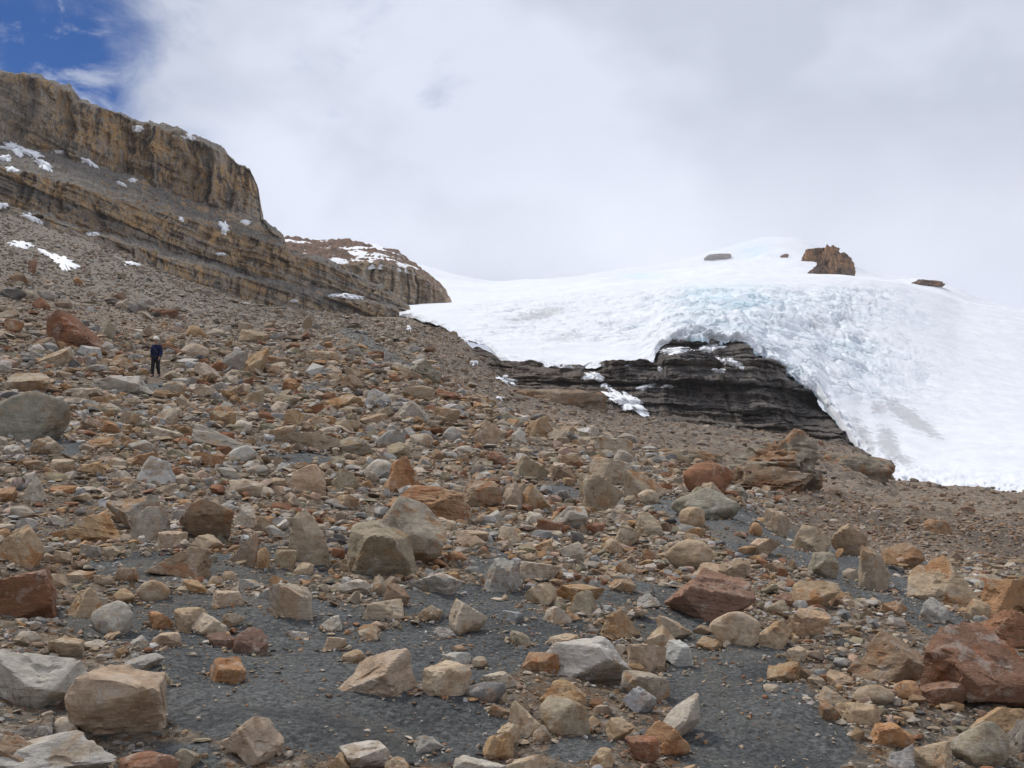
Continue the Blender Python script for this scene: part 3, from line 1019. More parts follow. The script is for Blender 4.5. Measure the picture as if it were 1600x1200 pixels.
GL = {
    560: [(500, 345), (494, 346), (488, 355), (483, 370), (479, 420), (520, 520)],
    600: [(496, 330), (491, 331), (487, 345), (482, 362), (478, 420), (520, 520)],
    640: [(496, 300), (490, 301), (485, 322), (479, 352), (476, 410), (520, 520)],
    690: [(511, 268), (508, 271), (492, 300), (478, 350), (474, 410), (520, 520)],
    730: [(534, 243), (531, 246), (503, 285), (475, 350), (471, 410), (515, 520)],
    762: [(537, 238), (534, 241), (508, 272), (473, 350), (469, 410), (515, 520)],
    785: [(566, 214), (563, 217), (520, 256), (471, 350), (467, 410), (510, 520)],
    850: [(573, 211), (570, 214), (523, 252), (462, 350), (459, 410), (505, 520)],
    905: [(577, 209), (574, 212), (527, 248), (454, 350), (451, 410), (500, 520)],
    960: [(571, 209), (568, 212), (522, 248), (446, 350), (443, 410), (495, 520)],
    1005: [(571, 210), (568, 213), (517, 248), (441, 350), (438, 410), (490, 520)],
    1022: [(562, 211), (553, 213), (508, 248), (440, 350), (437, 410), (490, 520)],
    1036: [(536, 214), (523, 215), (495, 248), (438, 350), (436, 410), (490, 520)],
    1080: [(527, 215), (513, 216), (485, 248), (435, 350), (433, 410), (485, 520)],
    1130: [(531, 215), (517, 216), (486, 248), (433, 350), (431, 410), (485, 520)],
    1168: [(538, 214), (524, 215), (488, 248), (432, 350), (430, 410), (485, 520)],
    1200: [(566, 212), (551, 213), (502, 248), (431, 350), (430, 410), (485, 520)],
    1240: [(592, 210), (576, 211), (517, 246), (431, 350), (430, 410), (485, 520)],
    1275: [(612, 208), (595, 209), (532, 243), (431, 350), (431, 410), (485, 520)],
    1290: [(638, 204), (619, 205), (546, 242), (431, 350), (431, 410), (485, 520)],
    1320: [(675, 192), (663, 193), (564, 238), (432, 350), (432, 410), (485, 520)],
    1345: [(708, 182), (700, 183), (584, 234), (434, 350), (435, 410), (490, 520)],
    1400: [(757, 160), (749, 162), (622, 224), (440, 350), (441, 410), (495, 520)],
    1460: [(769, 153), (762, 155), (640, 220), (456, 350), (457, 410), (510, 520)],
    1500: [(772, 150), (765, 152), (645, 219), (471, 350), (472, 410), (520, 520)],
    1600: [(778, 145), (771, 147), (652, 218), (489, 350), (490, 410), (540, 520)],
    1900: [(798, 140), (790, 142), (680, 215), (540, 350), (541, 410), (590, 520)],
    2600: [(830, 135), (822, 137), (720, 210), (600, 350), (601, 410), (650, 520)],
}


def build_glacier():
    pxs = np.concatenate([np.linspace(560, 620, 24)[:-1], np.linspace(620, 1640, 600), np.linspace(1640, 2600, 60)[1:]])
    P, ts, PX, PY = sheet(GL, pxs, [10, 90, 84, 12, 5], wig=0, seed=400, smooth=True, soft=4)
    x, y, z = P[..., 0], P[..., 1], P[..., 2]
    t = ts
    n0 = fbm(x * 0.02, y * 0.02, 0, 3, 0.5, 401)
    # icefall over the dark rock
    fall = sstep(960, 1070, PX + 40 * n0) * (1 - sstep(1390, 1500, PX + 60 * n0)) * (1 - sstep(455, 425, PY)) * sstep(438, 458, PY)
    edge_py = np.interp(pxs, sorted(GL), [GL[c][1][0] for c in sorted(GL)])[None, :]
    up = edge_py - PY                                        # image rows above the ice edge
    fall = fall * (1 - 0.6 * sstep(60, 150, up) * sstep(1330, 1400, PX))
    fall = np.where(PX > 1250, fall * (1 - sstep(590, 650, PY + 0.18 * (1400 - PX))), fall)
    left = sstep(690, 800, PX) * (1 - sstep(960, 1060, PX)) * sstep(445, 470, PY) * (1 - sstep(520, 545, PY))
    rough = np.clip(fall + 0.5 * left, 0, 1)
    # blocky seracs: cells with different heights, crevasses between them
    wx = x + 5 * fbm(x * 0.05, y * 0.05, 0, 3, 0.55, 410)
    wy = y + 8 * fbm(x * 0.05 + 9, y * 0.05, 0, 3, 0.55, 411)
    cre = ridged(wx * 0.06, wy * 0.12, 0, 2, 0.5, 412)
    cre3 = ridged(wx * 0.10 + wy * 0.03, wy * 0.05 + 4, 0, 2, 0.5, 418)
    cre2 = ridged(wx * 0.19, wy * 0.26, 0, 3, 0.55, 413)
    lump = fbm(wx * 0.1, wy * 0.12, 0, 4, 0.55, 414)
    sharp = -np.maximum(0, cre - 0.4) * 7.0 - np.maximum(0, cre2 - 0.25) * 2.8 - np.maximum(0, cre3 - 0.55) * 8.0 + 2.6 * lump
    sharp = sharp + 0.9 * blocks(wx, wy, 0.16, 0.22, 415)
    edge = (1 - sstep(0.0, 0.22, t)) * (0.45 + 0.55 * sstep(1000, 1040, PX))
    drop = np.clip(rough, 0, 1) * (t < 4)
    Q = P.copy()
    Q[..., 2] += drop * sharp * 0.45
    Q[..., 1] -= drop * 1.1 * fbm(wx * 0.22, z * 0.25, wy * 0.12, 3, 0.55, 416)
    Q[..., 2] += (1 - drop) * (1.2 * fbm(x * 0.03, y * 0.03, 0, 4, 0.5, 420)) * sstep(0.9, 1.4, t) * (t < 4)
    # wind ripples and runnels on the lower snow
    Q[..., 2] += 0.12 * fbm(x * 0.4, y * 0.4, 0, 3, 0.5, 421) * (t < 4)
    # ragged margin
    low = 1 - sstep(1.0, 1.5, t)
    Q[..., 1] -= low * 2.2 * fbm(x * 0.45, z * 0.5, y * 0.2, 4, 0.65, 433)
    Q[..., 2] += low * sstep(0.3, 1.0, t) * 1.2 * fbm(x * 0.5, y * 0.3, 0, 4, 0.65, 434)
    Q[..., 2] += edge * 3.0 * fbm(x * 0.3, 0, 0, 5, 0.65, 430) * (t < 1.4)
    Q[..., 1] += edge * 3.0 * fbm(x * 0.35, 7, 0, 5, 0.65, 431) * (t < 1.4)
    Q[..., 1] -= edge * 1.2 * ridged(x * 0.6, z * 0.05, 0, 2, 0.5, 432) * sstep(1000, 1040, PX)
    ice = np.clip(fall * (0.35 + 0.55 * sstep(0.1, 0.6, cre) + 0.35 * lump), 0, 1)
    blue = np.exp(-((PX - 1140) / 75.0) ** 2 - ((PY - 462) / 26.0) ** 2)
    ice = np.clip(ice * (0.26 + 0.42 * blue) + 0.24 * blue + 0.85 * edge * (t < 1.2) * sstep(1015, 1040, PX) * (1 - sstep(1300, 1330, PX)), 0, 0.9)  # edge term paints shade of the vertical ice front with its blue
    d1 = fbm(wx * 0.045, wy * 0.09, 0, 4, 0.6, 440)
    dirt = 0.34 * sstep(0.15, 0.5, d1) * fall * sstep(1150, 1260, PX)
    dirt = dirt + 0.42 * np.clip(np.maximum(cre - 0.35, cre3 - 0.5) * 2, 0, 1) * sstep(1150, 1260, PX) * fall + 0.3 * left * np.clip(cre * 1.5 - 0.3, 0, 1)
    for cx, cy, a, b_, rot, k in [(1425, 655, 66, 15, 36, 1.0), (1388, 695, 20, 46, -25, 0.9), (1372, 636, 18, 16, 0, 0.85), (1350, 682, 15, 46, -28, 0.9), (1410, 718, 24, 10, 20, 0.9), (1320, 600, 60, 14, 40, 0.5), (1440, 560, 40, 10, 60, 0.45),
                              (838, 492, 66, 11, -14, 0.8), (900, 470, 40, 8, -14, 0.35), (960, 472, 50, 6, -12, 0.35),
                              (850, 545, 30, 6, 0, 0.4), (880, 528, 40, 8, -8, 0.65), (700, 488, 40, 5, 5, 0.3), (1540, 768, 80, 4, 3, 0.6), (1360, 470, 50, 10, 10, 0.4)]:
        c, s_ = math.cos(math.radians(rot)), math.sin(math.radians(rot))
        dx, dy = PX - cx, PY - cy
        q = ((dx * c + dy * s_) / a) ** 2 + ((-dx * s_ + dy * c) / b_) ** 2
        dirt = np.maximum(dirt, k * np.exp(-q * 0.9))
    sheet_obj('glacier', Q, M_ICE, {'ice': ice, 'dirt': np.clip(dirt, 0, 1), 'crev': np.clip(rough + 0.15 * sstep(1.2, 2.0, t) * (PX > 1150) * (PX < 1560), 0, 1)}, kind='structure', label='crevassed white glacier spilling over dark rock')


build_glacier()

SM = {}
for p, sky_, yy in [(300, 470, 900), (560, 430, 900), (640, 412, 880), (665, 418, 880), (700, 429, 860), (750, 441, 840), (790, 445, 820), (850, 437, 820), (900, 433, 830),
                    (960, 425, 850), (1040, 414, 880), (1080, 405, 900), (1120, 394, 930), (1160, 382, 960), (1200, 374, 980), (1240, 371, 1000), (1275, 379, 1010),
                    (1300, 394, 1020), (1345, 424, 1050), (1400, 439, 1150), (1440, 438, 1250), (1480, 446, 1300), (1505, 463, 1300), (1560, 482, 1300), (1620, 496, 1300), (2100, 580, 1400)]:
    SM[p] = [(500 + max(0, (p - 1450) * 0.12), 430), (465 + max(0, (p - 1450) * 0.12) if sky_ < 450 else sky_ + 14, 520), (0.5 * sky_ + 0.5 * max(sky_ + 6, 448), 690), (sky_, yy), (sky_ + 40, yy + 300)]


def build_summit():
    pxs = np.linspace(300, 2100, 360)
    P, ts, PX, PY = sheet(SM, pxs, [12, 34, 50, 10], wig=0, smooth=True, soft=4)
    x, y = P[..., 0], P[..., 1]
    Q = P.copy()
    mid = sstep(1.0, 1.6, ts) * (ts < 3.4)
    Q[..., 2] += mid * (5 * fbm(x * 0.012, y * 0.012, 0, 4, 0.55, 501) + 2.2 * np.maximum(0, ridged(x * 0.03, y * 0.02, 0, 3, 0.5, 502)) * sstep(950, 1150, PX))
    st = np.maximum(np.exp(-((PX - 1175) / 30.0) ** 2 - ((PY - 390) / 9.0) ** 2), 0.8 * np.exp(-((PX - 1000) / 40.0) ** 2 - ((PY - 436) / 6.0) ** 2))
    global SUMMIT
    SUMMIT = (Q.reshape(-1, 3), grid_faces(*Q.shape[:2]))
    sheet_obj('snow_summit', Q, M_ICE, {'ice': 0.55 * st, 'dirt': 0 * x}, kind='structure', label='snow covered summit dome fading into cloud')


build_summit()
print('structure', round(time.time() - T0, 1))
# ------------------------------------------------------------------ ray casting on what stands so far


def make_bvh(sheets):
    off, vs, fs = 0, [], []
    for v, f in sheets:
        vs.append(v)
        fs.append(f + off)
        off += len(v)
    return BVHTree.FromPolygons(np.concatenate(vs).tolist(), np.concatenate(fs).tolist())


def front_only(v, f):
    """The part of the ground sheet in front of the camera (for quicker ray casting)."""
    c = v[f[:, 0]]
    m = (c[:, 1] > 1.5) & (np.abs(c[:, 0]) < 0.75 * c[:, 1] + 2) & (c[:, 1] < 420)
    return v, f[m]


BVH_GROUND = make_bvh([front_only(GV, GF)])
BVH_ALL = make_bvh([front_only(GV, GF)] + SHEETS[1:])


def cast(px, py, bvh=None):
    d = Vector([float(a) for a in pdir(px, py)]).normalized()
    h = (bvh or BVH_GROUND).ray_cast(Vector((0, 0, 0)), d)
    return h[0]


# ------------------------------------------------------------------ stones
PAL = {
    'pal': ((0.41, 0.375, 0.325), (0.34, 0.26, 0.18), 'pale grey'),
    'wht': ((0.46, 0.425, 0.36), (0.37, 0.31, 0.24), 'whitish'),
    'gry': ((0.31, 0.29, 0.255), (0.28, 0.21, 0.145), 'grey'),
    'tan': ((0.355, 0.28, 0.195), (0.30, 0.185, 0.10), 'tan'),
    'snd': ((0.42, 0.345, 0.255), (0.345, 0.235, 0.145), 'pale tan'),
    'pnk': ((0.41, 0.31, 0.22), (0.31, 0.215, 0.14), 'pinkish'),
    'brn': ((0.24, 0.17, 0.11), (0.25, 0.13, 0.065), 'brown'),
    'och': ((0.345, 0.24, 0.14), (0.28, 0.145, 0.06), 'ochre'),
    'org': ((0.33, 0.195, 0.105), (0.255, 0.115, 0.05), 'orange'),
    'rst': ((0.235, 0.125, 0.075), (0.23, 0.095, 0.045), 'rust red'),
    'mar': ((0.205, 0.13, 0.095), (0.27, 0.15, 0.095), 'maroon'),
    'oli': ((0.30, 0.25, 0.175), (0.27, 0.185, 0.105), 'olive tan'),
    'grn': ((0.28, 0.257, 0.20), (0.27, 0.21, 0.14), 'grey-green'),
    'lil': ((0.34, 0.312, 0.28), (0.27, 0.22, 0.18), 'lilac grey'),
    'drk': ((0.17, 0.155, 0.14), (0.22, 0.16, 0.11), 'dark grey'),
    'two': ((0.37, 0.28, 0.185), (0.33, 0.165, 0.07), 'tan and orange'),
    'out': ((0.235, 0.19, 0.135), (0.26, 0.14, 0.07), 'brown'),
    'gor': ((0.355, 0.315, 0.255), (0.34, 0.20, 0.10), 'grey and orange'),
}
SHAPE = {'blk': 'block', 'slb': 'slab', 'wdg': 'wedge-shaped rock', 'pyr': 'pointed rock', 'bld': 'angular boulder', 'rnd': 'rounded boulder', 'flt': 'flat half-buried stone'}


def rock_unit(level, kind, rng):
    d, f = ico(level)
    N, H = [], []

    def add(n, h):
        n = np.asarray(n, float)
        N.append(n / np.linalg.norm(n))
        H.append(h)
    p = 90.0
    if kind in ('blk', 'slb', 'flt'):
        j = 0.3
        for a in ((1, 0, 0), (-1, 0, 0), (0, 1, 0), (0, -1, 0), (0, 0, 1), (0, 0, -1)):
            add(np.array(a) + rng.normal(0, j, 3), rng.uniform(0.85, 1.0))
        for _ in range(7):
            add(rng.normal(0, 1, 3), rng.uniform(1.0, 1.28))
    elif kind == 'wdg':
        add((rng.choice([-1, 1]) * rng.uniform(0.5, 0.9), rng.uniform(-0.5, 0), 1), 0.6)
        for a in ((1, 0, 0), (-1, 0, 0), (0, 1, 0), (0, -1, 0), (0, 0, -1)):
            add(np.array(a) + rng.normal(0, 0.2, 3), rng.uniform(0.85, 1.0))
        for _ in range(5):
            add(rng.normal(0, 1, 3), rng.uniform(0.95, 1.25))
    elif kind == 'pyr':
        n = 4 + int(rng.integers(0, 2))
        a0 = rng.uniform(0, 6.28)
        for i in range(n):
            a = a0 + i * 6.283 / n + rng.normal(0, 0.25)
            add((math.cos(a), math.sin(a), rng.uniform(0.1, 0.7)), rng.uniform(0.5, 0.8))
        add((0, 0, -1), 0.8)
        add((rng.normal(0, 0.4), rng.normal(-0.2, 0.3), 1), rng.uniform(0.62, 0.8))
        for _ in range(4):
            add(rng.normal(0, 1, 3), rng.uniform(0.9, 1.2))
    else:
        n = 10 if kind == 'bld' else 18
        k = np.arange(n) + 0.5
        ph = np.arccos(1 - 2 * k / n)
        th = math.pi * (1 + 5 ** 0.5) * k
        for i in range(n):
            v = np.array([math.cos(th[i]) * math.sin(ph[i]), math.sin(th[i]) * math.sin(ph[i]), math.cos(ph[i])])
            add(v + rng.normal(0, 0.32, 3), rng.uniform(0.62, 1.0) if kind == 'bld' else rng.uniform(0.85, 1.0))
        p = 80.0 if kind == 'bld' else 13.0
    N, H = np.array(N), np.array(H)
    q = np.maximum(d @ N.T, 0) / H[None, :]
    r = (q ** p).sum(1) ** (-1.0 / p)
    V = d * np.minimum(r, 2.0)[:, None]
    return V, f


def rot_mat(ax, ay, az):
    return np.array((Matrix.Rotation(az, 3, 'Z') @ Matrix.Rotation(ay, 3, 'Y') @ Matrix.Rotation(ax, 3, 'X')))


def roughen(V, rng, amt=1.0, bedded=0.0):
    """Breaks up faces and edges of a unit-sized stone."""
    o = rng.uniform(-50, 50, 3)
    x, y, z = V[:, 0] + o[0], V[:, 1] + o[1], V[:, 2] + o[2]
    n = V / np.linalg.norm(V, axis=1)[:, None]
    d = 0.09 * fbm(x * 1.1, y * 1.1, z * 1.1, 2, 0.5, 31) + 0.035 * fbm(x * 4.2, y * 4.2, z * 4.2, 3, 0.6, 33)
    chip = fbm(x * 2.6, y * 2.6, z * 2.6, 2, 0.5, 35)
    d = d - 0.075 * sstep(0.22, 0.34, chip)
    if bedded:
        s = (x * 0.25 + y * 0.15 + z) * 7.0
        b = s - np.floor(s)
        d = d - bedded * 0.05 * sstep(0.7, 1.0, b) * (0.5 + 0.5 * vnoise(np.floor(s), 3, 1, 9))
    return V + n * (amt * d)[:, None]


ROCKS = []          # (px, py, w, h, name phrase, object)


def make_rock(x0, x1, y0, y1, colour, kind, tilt=None, level=4, depth=None, bvh=None, mat=None, name='boulder', lean=None, yaw=None, seed=None, dfac=0.85, bury=0.22, craggy=False):
    rng = np.random.default_rng(int(seed if seed is not None else (x0 * 7 + y0 * 131 + x1) % 99991))
    cx = 0.5 * (x0 + x1)
    hpx = y1 - y0
    pyb = y1 - 0.06 * hpx
    if depth is None:
        h = cast(cx, pyb, bvh)
        h2 = cast(cx, pyb + 14, bvh)
        if h is None or (h2 is not None and h.y > 1.7 * h2.y):
            h = h2
        if h is None:
            return None
        yb = h.y
    else:
        yb = depth
    W = (x1 - x0) * yb / F
    Hv = hpx * yb / F
    if kind == 'flt':
        bury = 0.5
        D = W * 0.75
    else:
        D = dfac * (0.55 * W + 0.45 * min(max(Hv, 0.5 * W), 1.4 * W))
    yc = yb + 0.36 * D
    px_, _, ez0 = pdir(cx, y0)
    zt = float(ez0) * (yc - 0.1 * D)
    zb = float(pdir(cx, y1)[2]) * yb
    zb -= bury * max(zt - zb, 0.15 * W)
    if depth is None:
        gz = float(ground_z(np.array([float(px_) * yc]), np.array([yc]))[0])
        zb = min(zb, gz - 0.12 * (zt - zb))
    V, f = rock_unit(level, kind, rng)
    if tilt is None:
        tilt = rng.normal(-3, 13)
    if yaw is None:
        yaw = rng.uniform(-45, 45)
    V = V @ rot_mat(0, 0, math.radians(yaw)).T
    V = V @ rot_mat(math.radians(lean if lean is not None else rng.normal(8, 11)), math.radians(-tilt), 0).T
    V = V - (V.max(0) + V.min(0)) / 2
    V = V / (V.max(0) - V.min(0)) * 2
    V = roughen(V, rng, 1.0 if kind != 'rnd' else 0.7, bedded=1.0 if rng.random() < 0.4 else 0.0) if not craggy else roughen(V, rng, 2.2, bedded=2.0)
    V = V - (V.max(0) + V.min(0)) / 2
    V = V / (V.max(0) - V.min(0))
    loc = np.array([float(pdir(cx, 0.5 * (y0 + y1))[0]) * yc, yc, 0.5 * (zt + zb)])
    size = np.array([W * 1.03 * (yc / yb) ** 0.5, D, max(zt - zb, 0.05)])
    V = V * size
    base, stain, _ = PAL[colour]
    k = rng.uniform(0.88, 1.1)
    w_ = rng.normal(0.02, 0.035)
    hue = np.array([w_, 0, -1.3 * w_])
    b = np.clip(np.array(base) * k * (1 + hue), 0, 0.6)
    n = len(V)
    gm = float(max(W, Hv))
    me = mesh_from(name, V, f, mat or M_ROCK, True,
                   {'col': np.tile(b, (n, 1)), 'stain': np.tile(np.array(stain), (n, 1)), 'tex': np.full(n, 1.7 / gm)})
    if kind != 'rnd':
        me.set_sharp_from_angle(angle=math.radians(24))
    o = link(name, me)
    o.location = loc
    return o


# measured stones: x0 x1 y0 y1 colour shape [tilt] [=phrase for a stone that others are described by]
ROCK_TABLE = """
0 140 1013 1115 wht blk -12 =whitish-grey boulder with a flat sunlit top
100 258 1046 1165 pnk blk 10 =pink-topped boulder
-8 185 1147 1225 pal bld 0 =broad pale boulder cut by the bottom edge
-12 70 1152 1215 brn bld
185 275 1175 1225 rst rnd
271 312 1170 1202 oli bld
346 442 1121 1199 pnk wdg -15 =pinkish-brown wedge lying alone on gravel
-45 97 888 970 rst slb -3 =mottled rust-red slab at the edge of the view
137 207 940 998 gry rnd
106 169 915 969 two bld
216 268 906 941 tan rnd
176 213 920 943 och rnd
235 326 855 905 brn pyr
110 198 798 852 och bld -8 =dark ochre boulder
165 253 772 832 gor bld
202 273 791 848 gry bld
271 370 776 848 brn slb -16 =dark brown overhanging block
367 400 789 828 pal blk
400 438 807 837 tan blk
447 520 791 886 tan pyr 8 =tall tan-grey boulder
531 648 815 910 oli bld -18 =big olive-tan boulder
361 407 832 886 brn wdg
400 422 855 892 och rnd
429 464 859 890 oli blk
244 290 830 859 pnk blk
297 348 835 863 tan slb
-6 70 820 888 two pyr
158 187 853 874 tan bld
125 158 850 874 gry bld
273 323 949 989 tan blk -5
303 352 958 998 snd slb 30
235 286 989 1015 pnk slb 2
200 235 993 1013 gry flt
326 372 988 1014 mar flt
366 418 982 1024 mar wdg =maroon-faced rock
323 389 1028 1070 org flt 0 =heart-shaped orange stone
198 253 1024 1050 gry flt
73 125 996 1031 tan bld
246 266 1053 1072 oli rnd
424 491 910 969 snd flt -35 =kidney-shaped pale stone sunk in gravel
502 537 962 986 wht pyr
508 541 995 1017 pnk bld
28 88 1121 1154 drk bld
75 121 1121 1154 snd rnd
0 35 1147 1172 pal bld
325 347 899 918 tan blk
348 369 892 910 tan rnd
458 490 879 899 snd wdg
512 548 1178 1215 och bld
575 698 775 885 gor slb -32 =orange-edged slab
604 733 758 815 org slb -20 =long rust-orange slab
714 786 750 798 brn blk -8 =square brown block
810 863 755 802 och wdg
905 973 738 806 tan blk -18 =tilted grey-tan block
866 893 767 790 drk blk
670 711 808 835 snd rnd
712 764 828 856 pnk bld
740 770 853 872 brn pyr
775 813 822 850 snd pyr
839 881 810 839 rst blk
820 850 799 822 wht blk
960 999 824 856 tan slb -30
990 1034 800 840 oli bld
914 945 817 836 rst blk
942 971 841 868 tan rnd
755 817 872 929 gry pyr 0 =dark-footed grey boulder
813 876 877 907 pal slb -6
870 943 914 946 och slb -5 =flat ochre slab
881 936 922 962 oli pyr 0 =olive pyramid-shaped rock
639 722 893 929 pal slb -14 =pale slab with a dark underside
527 580 905 930 wht slb 8
580 604 897 932 tan bld
599 639 910 951 brn blk
570 632 938 969 tan wdg
702 762 936 993 snd bld -8 =pale boulder alone on the gravel
676 714 980 1000 lil wdg
558 591 980 1002 tan bld
535 573 1015 1037 och rnd
527 654 1013 1092 pnk wdg 16 =half-buried pinkish boulder
661 736 1037 1092 snd blk -8
690 735 1018 1042 wht blk
736 762 1026 1046 tan bld
727 790 1066 1099 drk rnd
756 815 1051 1077 snd slb
852 993 996 1073 pal slb 6 =long pale grey block
817 874 1020 1053 org slb -8 =brick-like orange stone
932 999 952 1004 och pyr 10
857 907 991 1013 tan slb
797 832 985 1011 oli bld
982 1041 1005 1050 pnk blk
1031 1082 1000 1044 wht wdg -35
971 1046 1050 1097 tan wdg 25
973 1024 1073 1116 lil slb -28
1026 1092 1086 1158 pal bld -10 =pale chunky boulder
1004 1074 1127 1182 org wdg 20 =rust-orange bent rock
978 1030 1152 1195 rst blk
949 991 1121 1162 tan bld
843 916 1064 1108 och blk
845 920 1090 1152 oli rnd 15 =olive-brown egg-shaped boulder
795 845 1097 1152 snd blk
764 802 1099 1121 brn slb -8
777 813 1132 1167 tan blk
749 804 1143 1187 och pyr
832 867 1132 1162 tan pyr
527 606 1163 1208 pal bld
711 791 1182 1222 wht slb
791 857 1182 1222 snd bld
923 960 1171 1207 tan bld
846 894 947 977 snd pyr
991 1077 980 1031 tan slb -14
1026 1080 960 1002 tan bld
993 1033 927 953 pal slb
1447 1650 980 1112 rst wdg -8 =huge rust-red boulder
1324 1469 987 1074 brn wdg -18 =brown wedge slab
1440 1513 1066 1108 mar blk
1489 1577 1127 1200 grn rnd -5 =grey-green boulder near the bottom corner
1513 1610 1105 1150 och slb
1575 1640 1127 1190 drk bld
1423 1486 1160 1212 tan bld
1387 1429 1162 1208 lil wdg
1363 1425 1130 1169 org blk -14
1310 1381 1098 1134 two blk =tan and orange split block
1282 1313 1097 1129 brn bld
1278 1328 1075 1101 tan pyr
1333 1394 1070 1103 tan rnd
1398 1440 1064 1096 org rnd
1198 1249 1033 1068 och wdg
1242 1269 1039 1064 brn slb -30
1293 1330 1048 1075 pnk bld
1110 1183 954 1010 snd rnd -22 =smooth cream boulder
1179 1236 969 1015 tan blk 5
1229 1293 951 1002 pnk slb -28
1088 1132 995 1017 tan slb
1046 1172 890 976 mar slb -35 =long maroon slab
1040 1115 842 894 tan rnd -15 =broad tan boulder
1115 1172 875 908 brn wdg
1196 1227 879 897 brn bld
1201 1243 927 951 mar slb -20
1198 1234 938 962 oli rnd
1238 1310 908 951 two wdg -30
1262 1308 862 905 oli slb -38
1236 1297 820 866 snd bld =cream boulder with a hollow underside
1298 1355 817 857 pnk bld
1339 1392 852 927 tan pyr 12 =tall leaning tan boulder
1377 1438 848 888 brn wdg
1421 1531 870 952 two bld -10 =large orange-topped boulder
1440 1476 901 934 org blk
1530 1612 903 962 org slb -16 =orange slab at the edge of the view
1533 1625 952 1013 rst slb -20
1438 1482 934 975 gry wdg
1513 1548 936 969 tan rnd
1381 1420 940 963 org slb -14
1443 1489 811 837 org slb -5 =lone orange slab on the bare rock shelves
1052 1154 762 815 grn rnd -15 =smooth greenish mound
1067 1145 722 763 rst rnd =rounded rust boulder
1096 1133 753 780 tan blk
1133 1169 755 782 grn bld
1192 1235 795 836 pnk blk
921 985 714 758 tan bld
973 1042 734 782 two wdg -22
997 1029 765 789 snd rnd
958 988 703 727 pal slb -35
897 987 682 711 gor slb -4 =long low slab on the crest
1062 1101 792 829 tan rnd
862 917 790 828 gor slb -22
1071 1103 824 843 och slb
1170 1192 816 838 org rnd
600 667 712 773 org pyr 0 =upright orange-brown boulder
457 514 725 776 pnk bld =layered pinkish boulder
514 563 732 770 oli bld
568 616 717 749 wht rnd
598 643 690 719 grn wdg
448 532 675 707 tan wdg 25 =tan slab propped over a shadow
529 581 681 714 oli bld
416 461 663 692 tan wdg -25
442 475 639 667 och pyr
583 634 671 704 gry bld
641 677 677 699 snd rnd
761 793 705 731 rst bld =small rust-red block
802 857 710 750 oli blk -30 =tilted olive block
787 821 752 796 pnk slb -60
679 719 635 663 tan slb -22
616 670 626 659 gry wdg -25
505 568 615 641 och slb -8
574 613 606 635 gry bld
508 532 582 602 tan bld
532 568 584 612 brn wdg -30
679 718 605 626 rst bld
626 660 578 596 brn rnd
416 448 570 590 brn bld
418 472 614 638 oli slb
739 784 662 701 pnk bld
817 868 650 687 och pyr 0 =orange-tan pyramid boulder
799 823 671 698 wht bld
690 721 666 692 gry rnd
712 739 696 711 wht rnd
673 695 701 722 brn blk
735 758 723 747 drk rnd
67 165 483 547 rst wdg -18 =rust-red boulder with an ochre side
158 181 503 534 grn slb 60
47 92 525 548 brn wdg
61 117 539 572 tan wdg
125 158 550 575 brn pyr
-22 108 612 692 grn rnd -10 =huge grey-green boulder
290 322 508 528 och rnd
344 386 547 581 gry bld
380 418 541 589 och wdg -20 =split ochre boulder
416 447 570 590 brn bld
412 453 554 573 brn slb -10
148 237 587 616 wht slb -6 =long whitish slab
100 160 606 623 pal slb
6 84 581 616 tan bld
158 190 656 681 org blk
184 219 641 670 tan bld
376 416 608 634 oli pyr
328 367 641 666 och bld
366 394 656 676 wht rnd
294 388 662 706 gor wdg -14 =big grey angular boulder
358 402 695 725 wht rnd 0 =smooth white rounded stone
209 278 712 757 pal pyr
202 247 706 731 org slb
240 284 666 690 pal slb -20
30 72 745 786 wht pyr
77 119 758 774 org slb
42 98 681 712 tan bld
359 409 748 776 snd bld
341 372 730 748 wht bld
200 241 687 708 gry rnd
50 78 464 487 rst bld
234 280 482 497 rst slb
45 58 403 431 rst blk 0 =upright red rock pillar
16 41 425 445 brn bld
115 129 432 448 org blk
-4 38 448 468 drk bld
252 284 578 596 tan bld
273 303 615 638 tan wdg
1500 1522 790 802 mar blk
1080 1140 880 905 pnk bld
640 690 1150 1178 gry flt
1225 1262 1010 1034 snd slb
600 640 1185 1215 tan bld
450 480 985 1000 pal flt
120 165 1000 1018 pal bld
"""


def parse_rocks():
    out = []
    for ln in ROCK_TABLE.strip().splitlines():
        phrase = None
        if '=' in ln:
            ln, phrase = ln.split('=', 1)
        q = ln.split()
        x0, x1, y0, y1 = map(float, q[:4])
        out.append(dict(b=(x0, x1, y0, y1), c=q[4], k=q[5], t=float(q[6]) if len(q) > 6 else None, ph=phrase.strip() if phrase else None))
    return out


RT = parse_rocks()
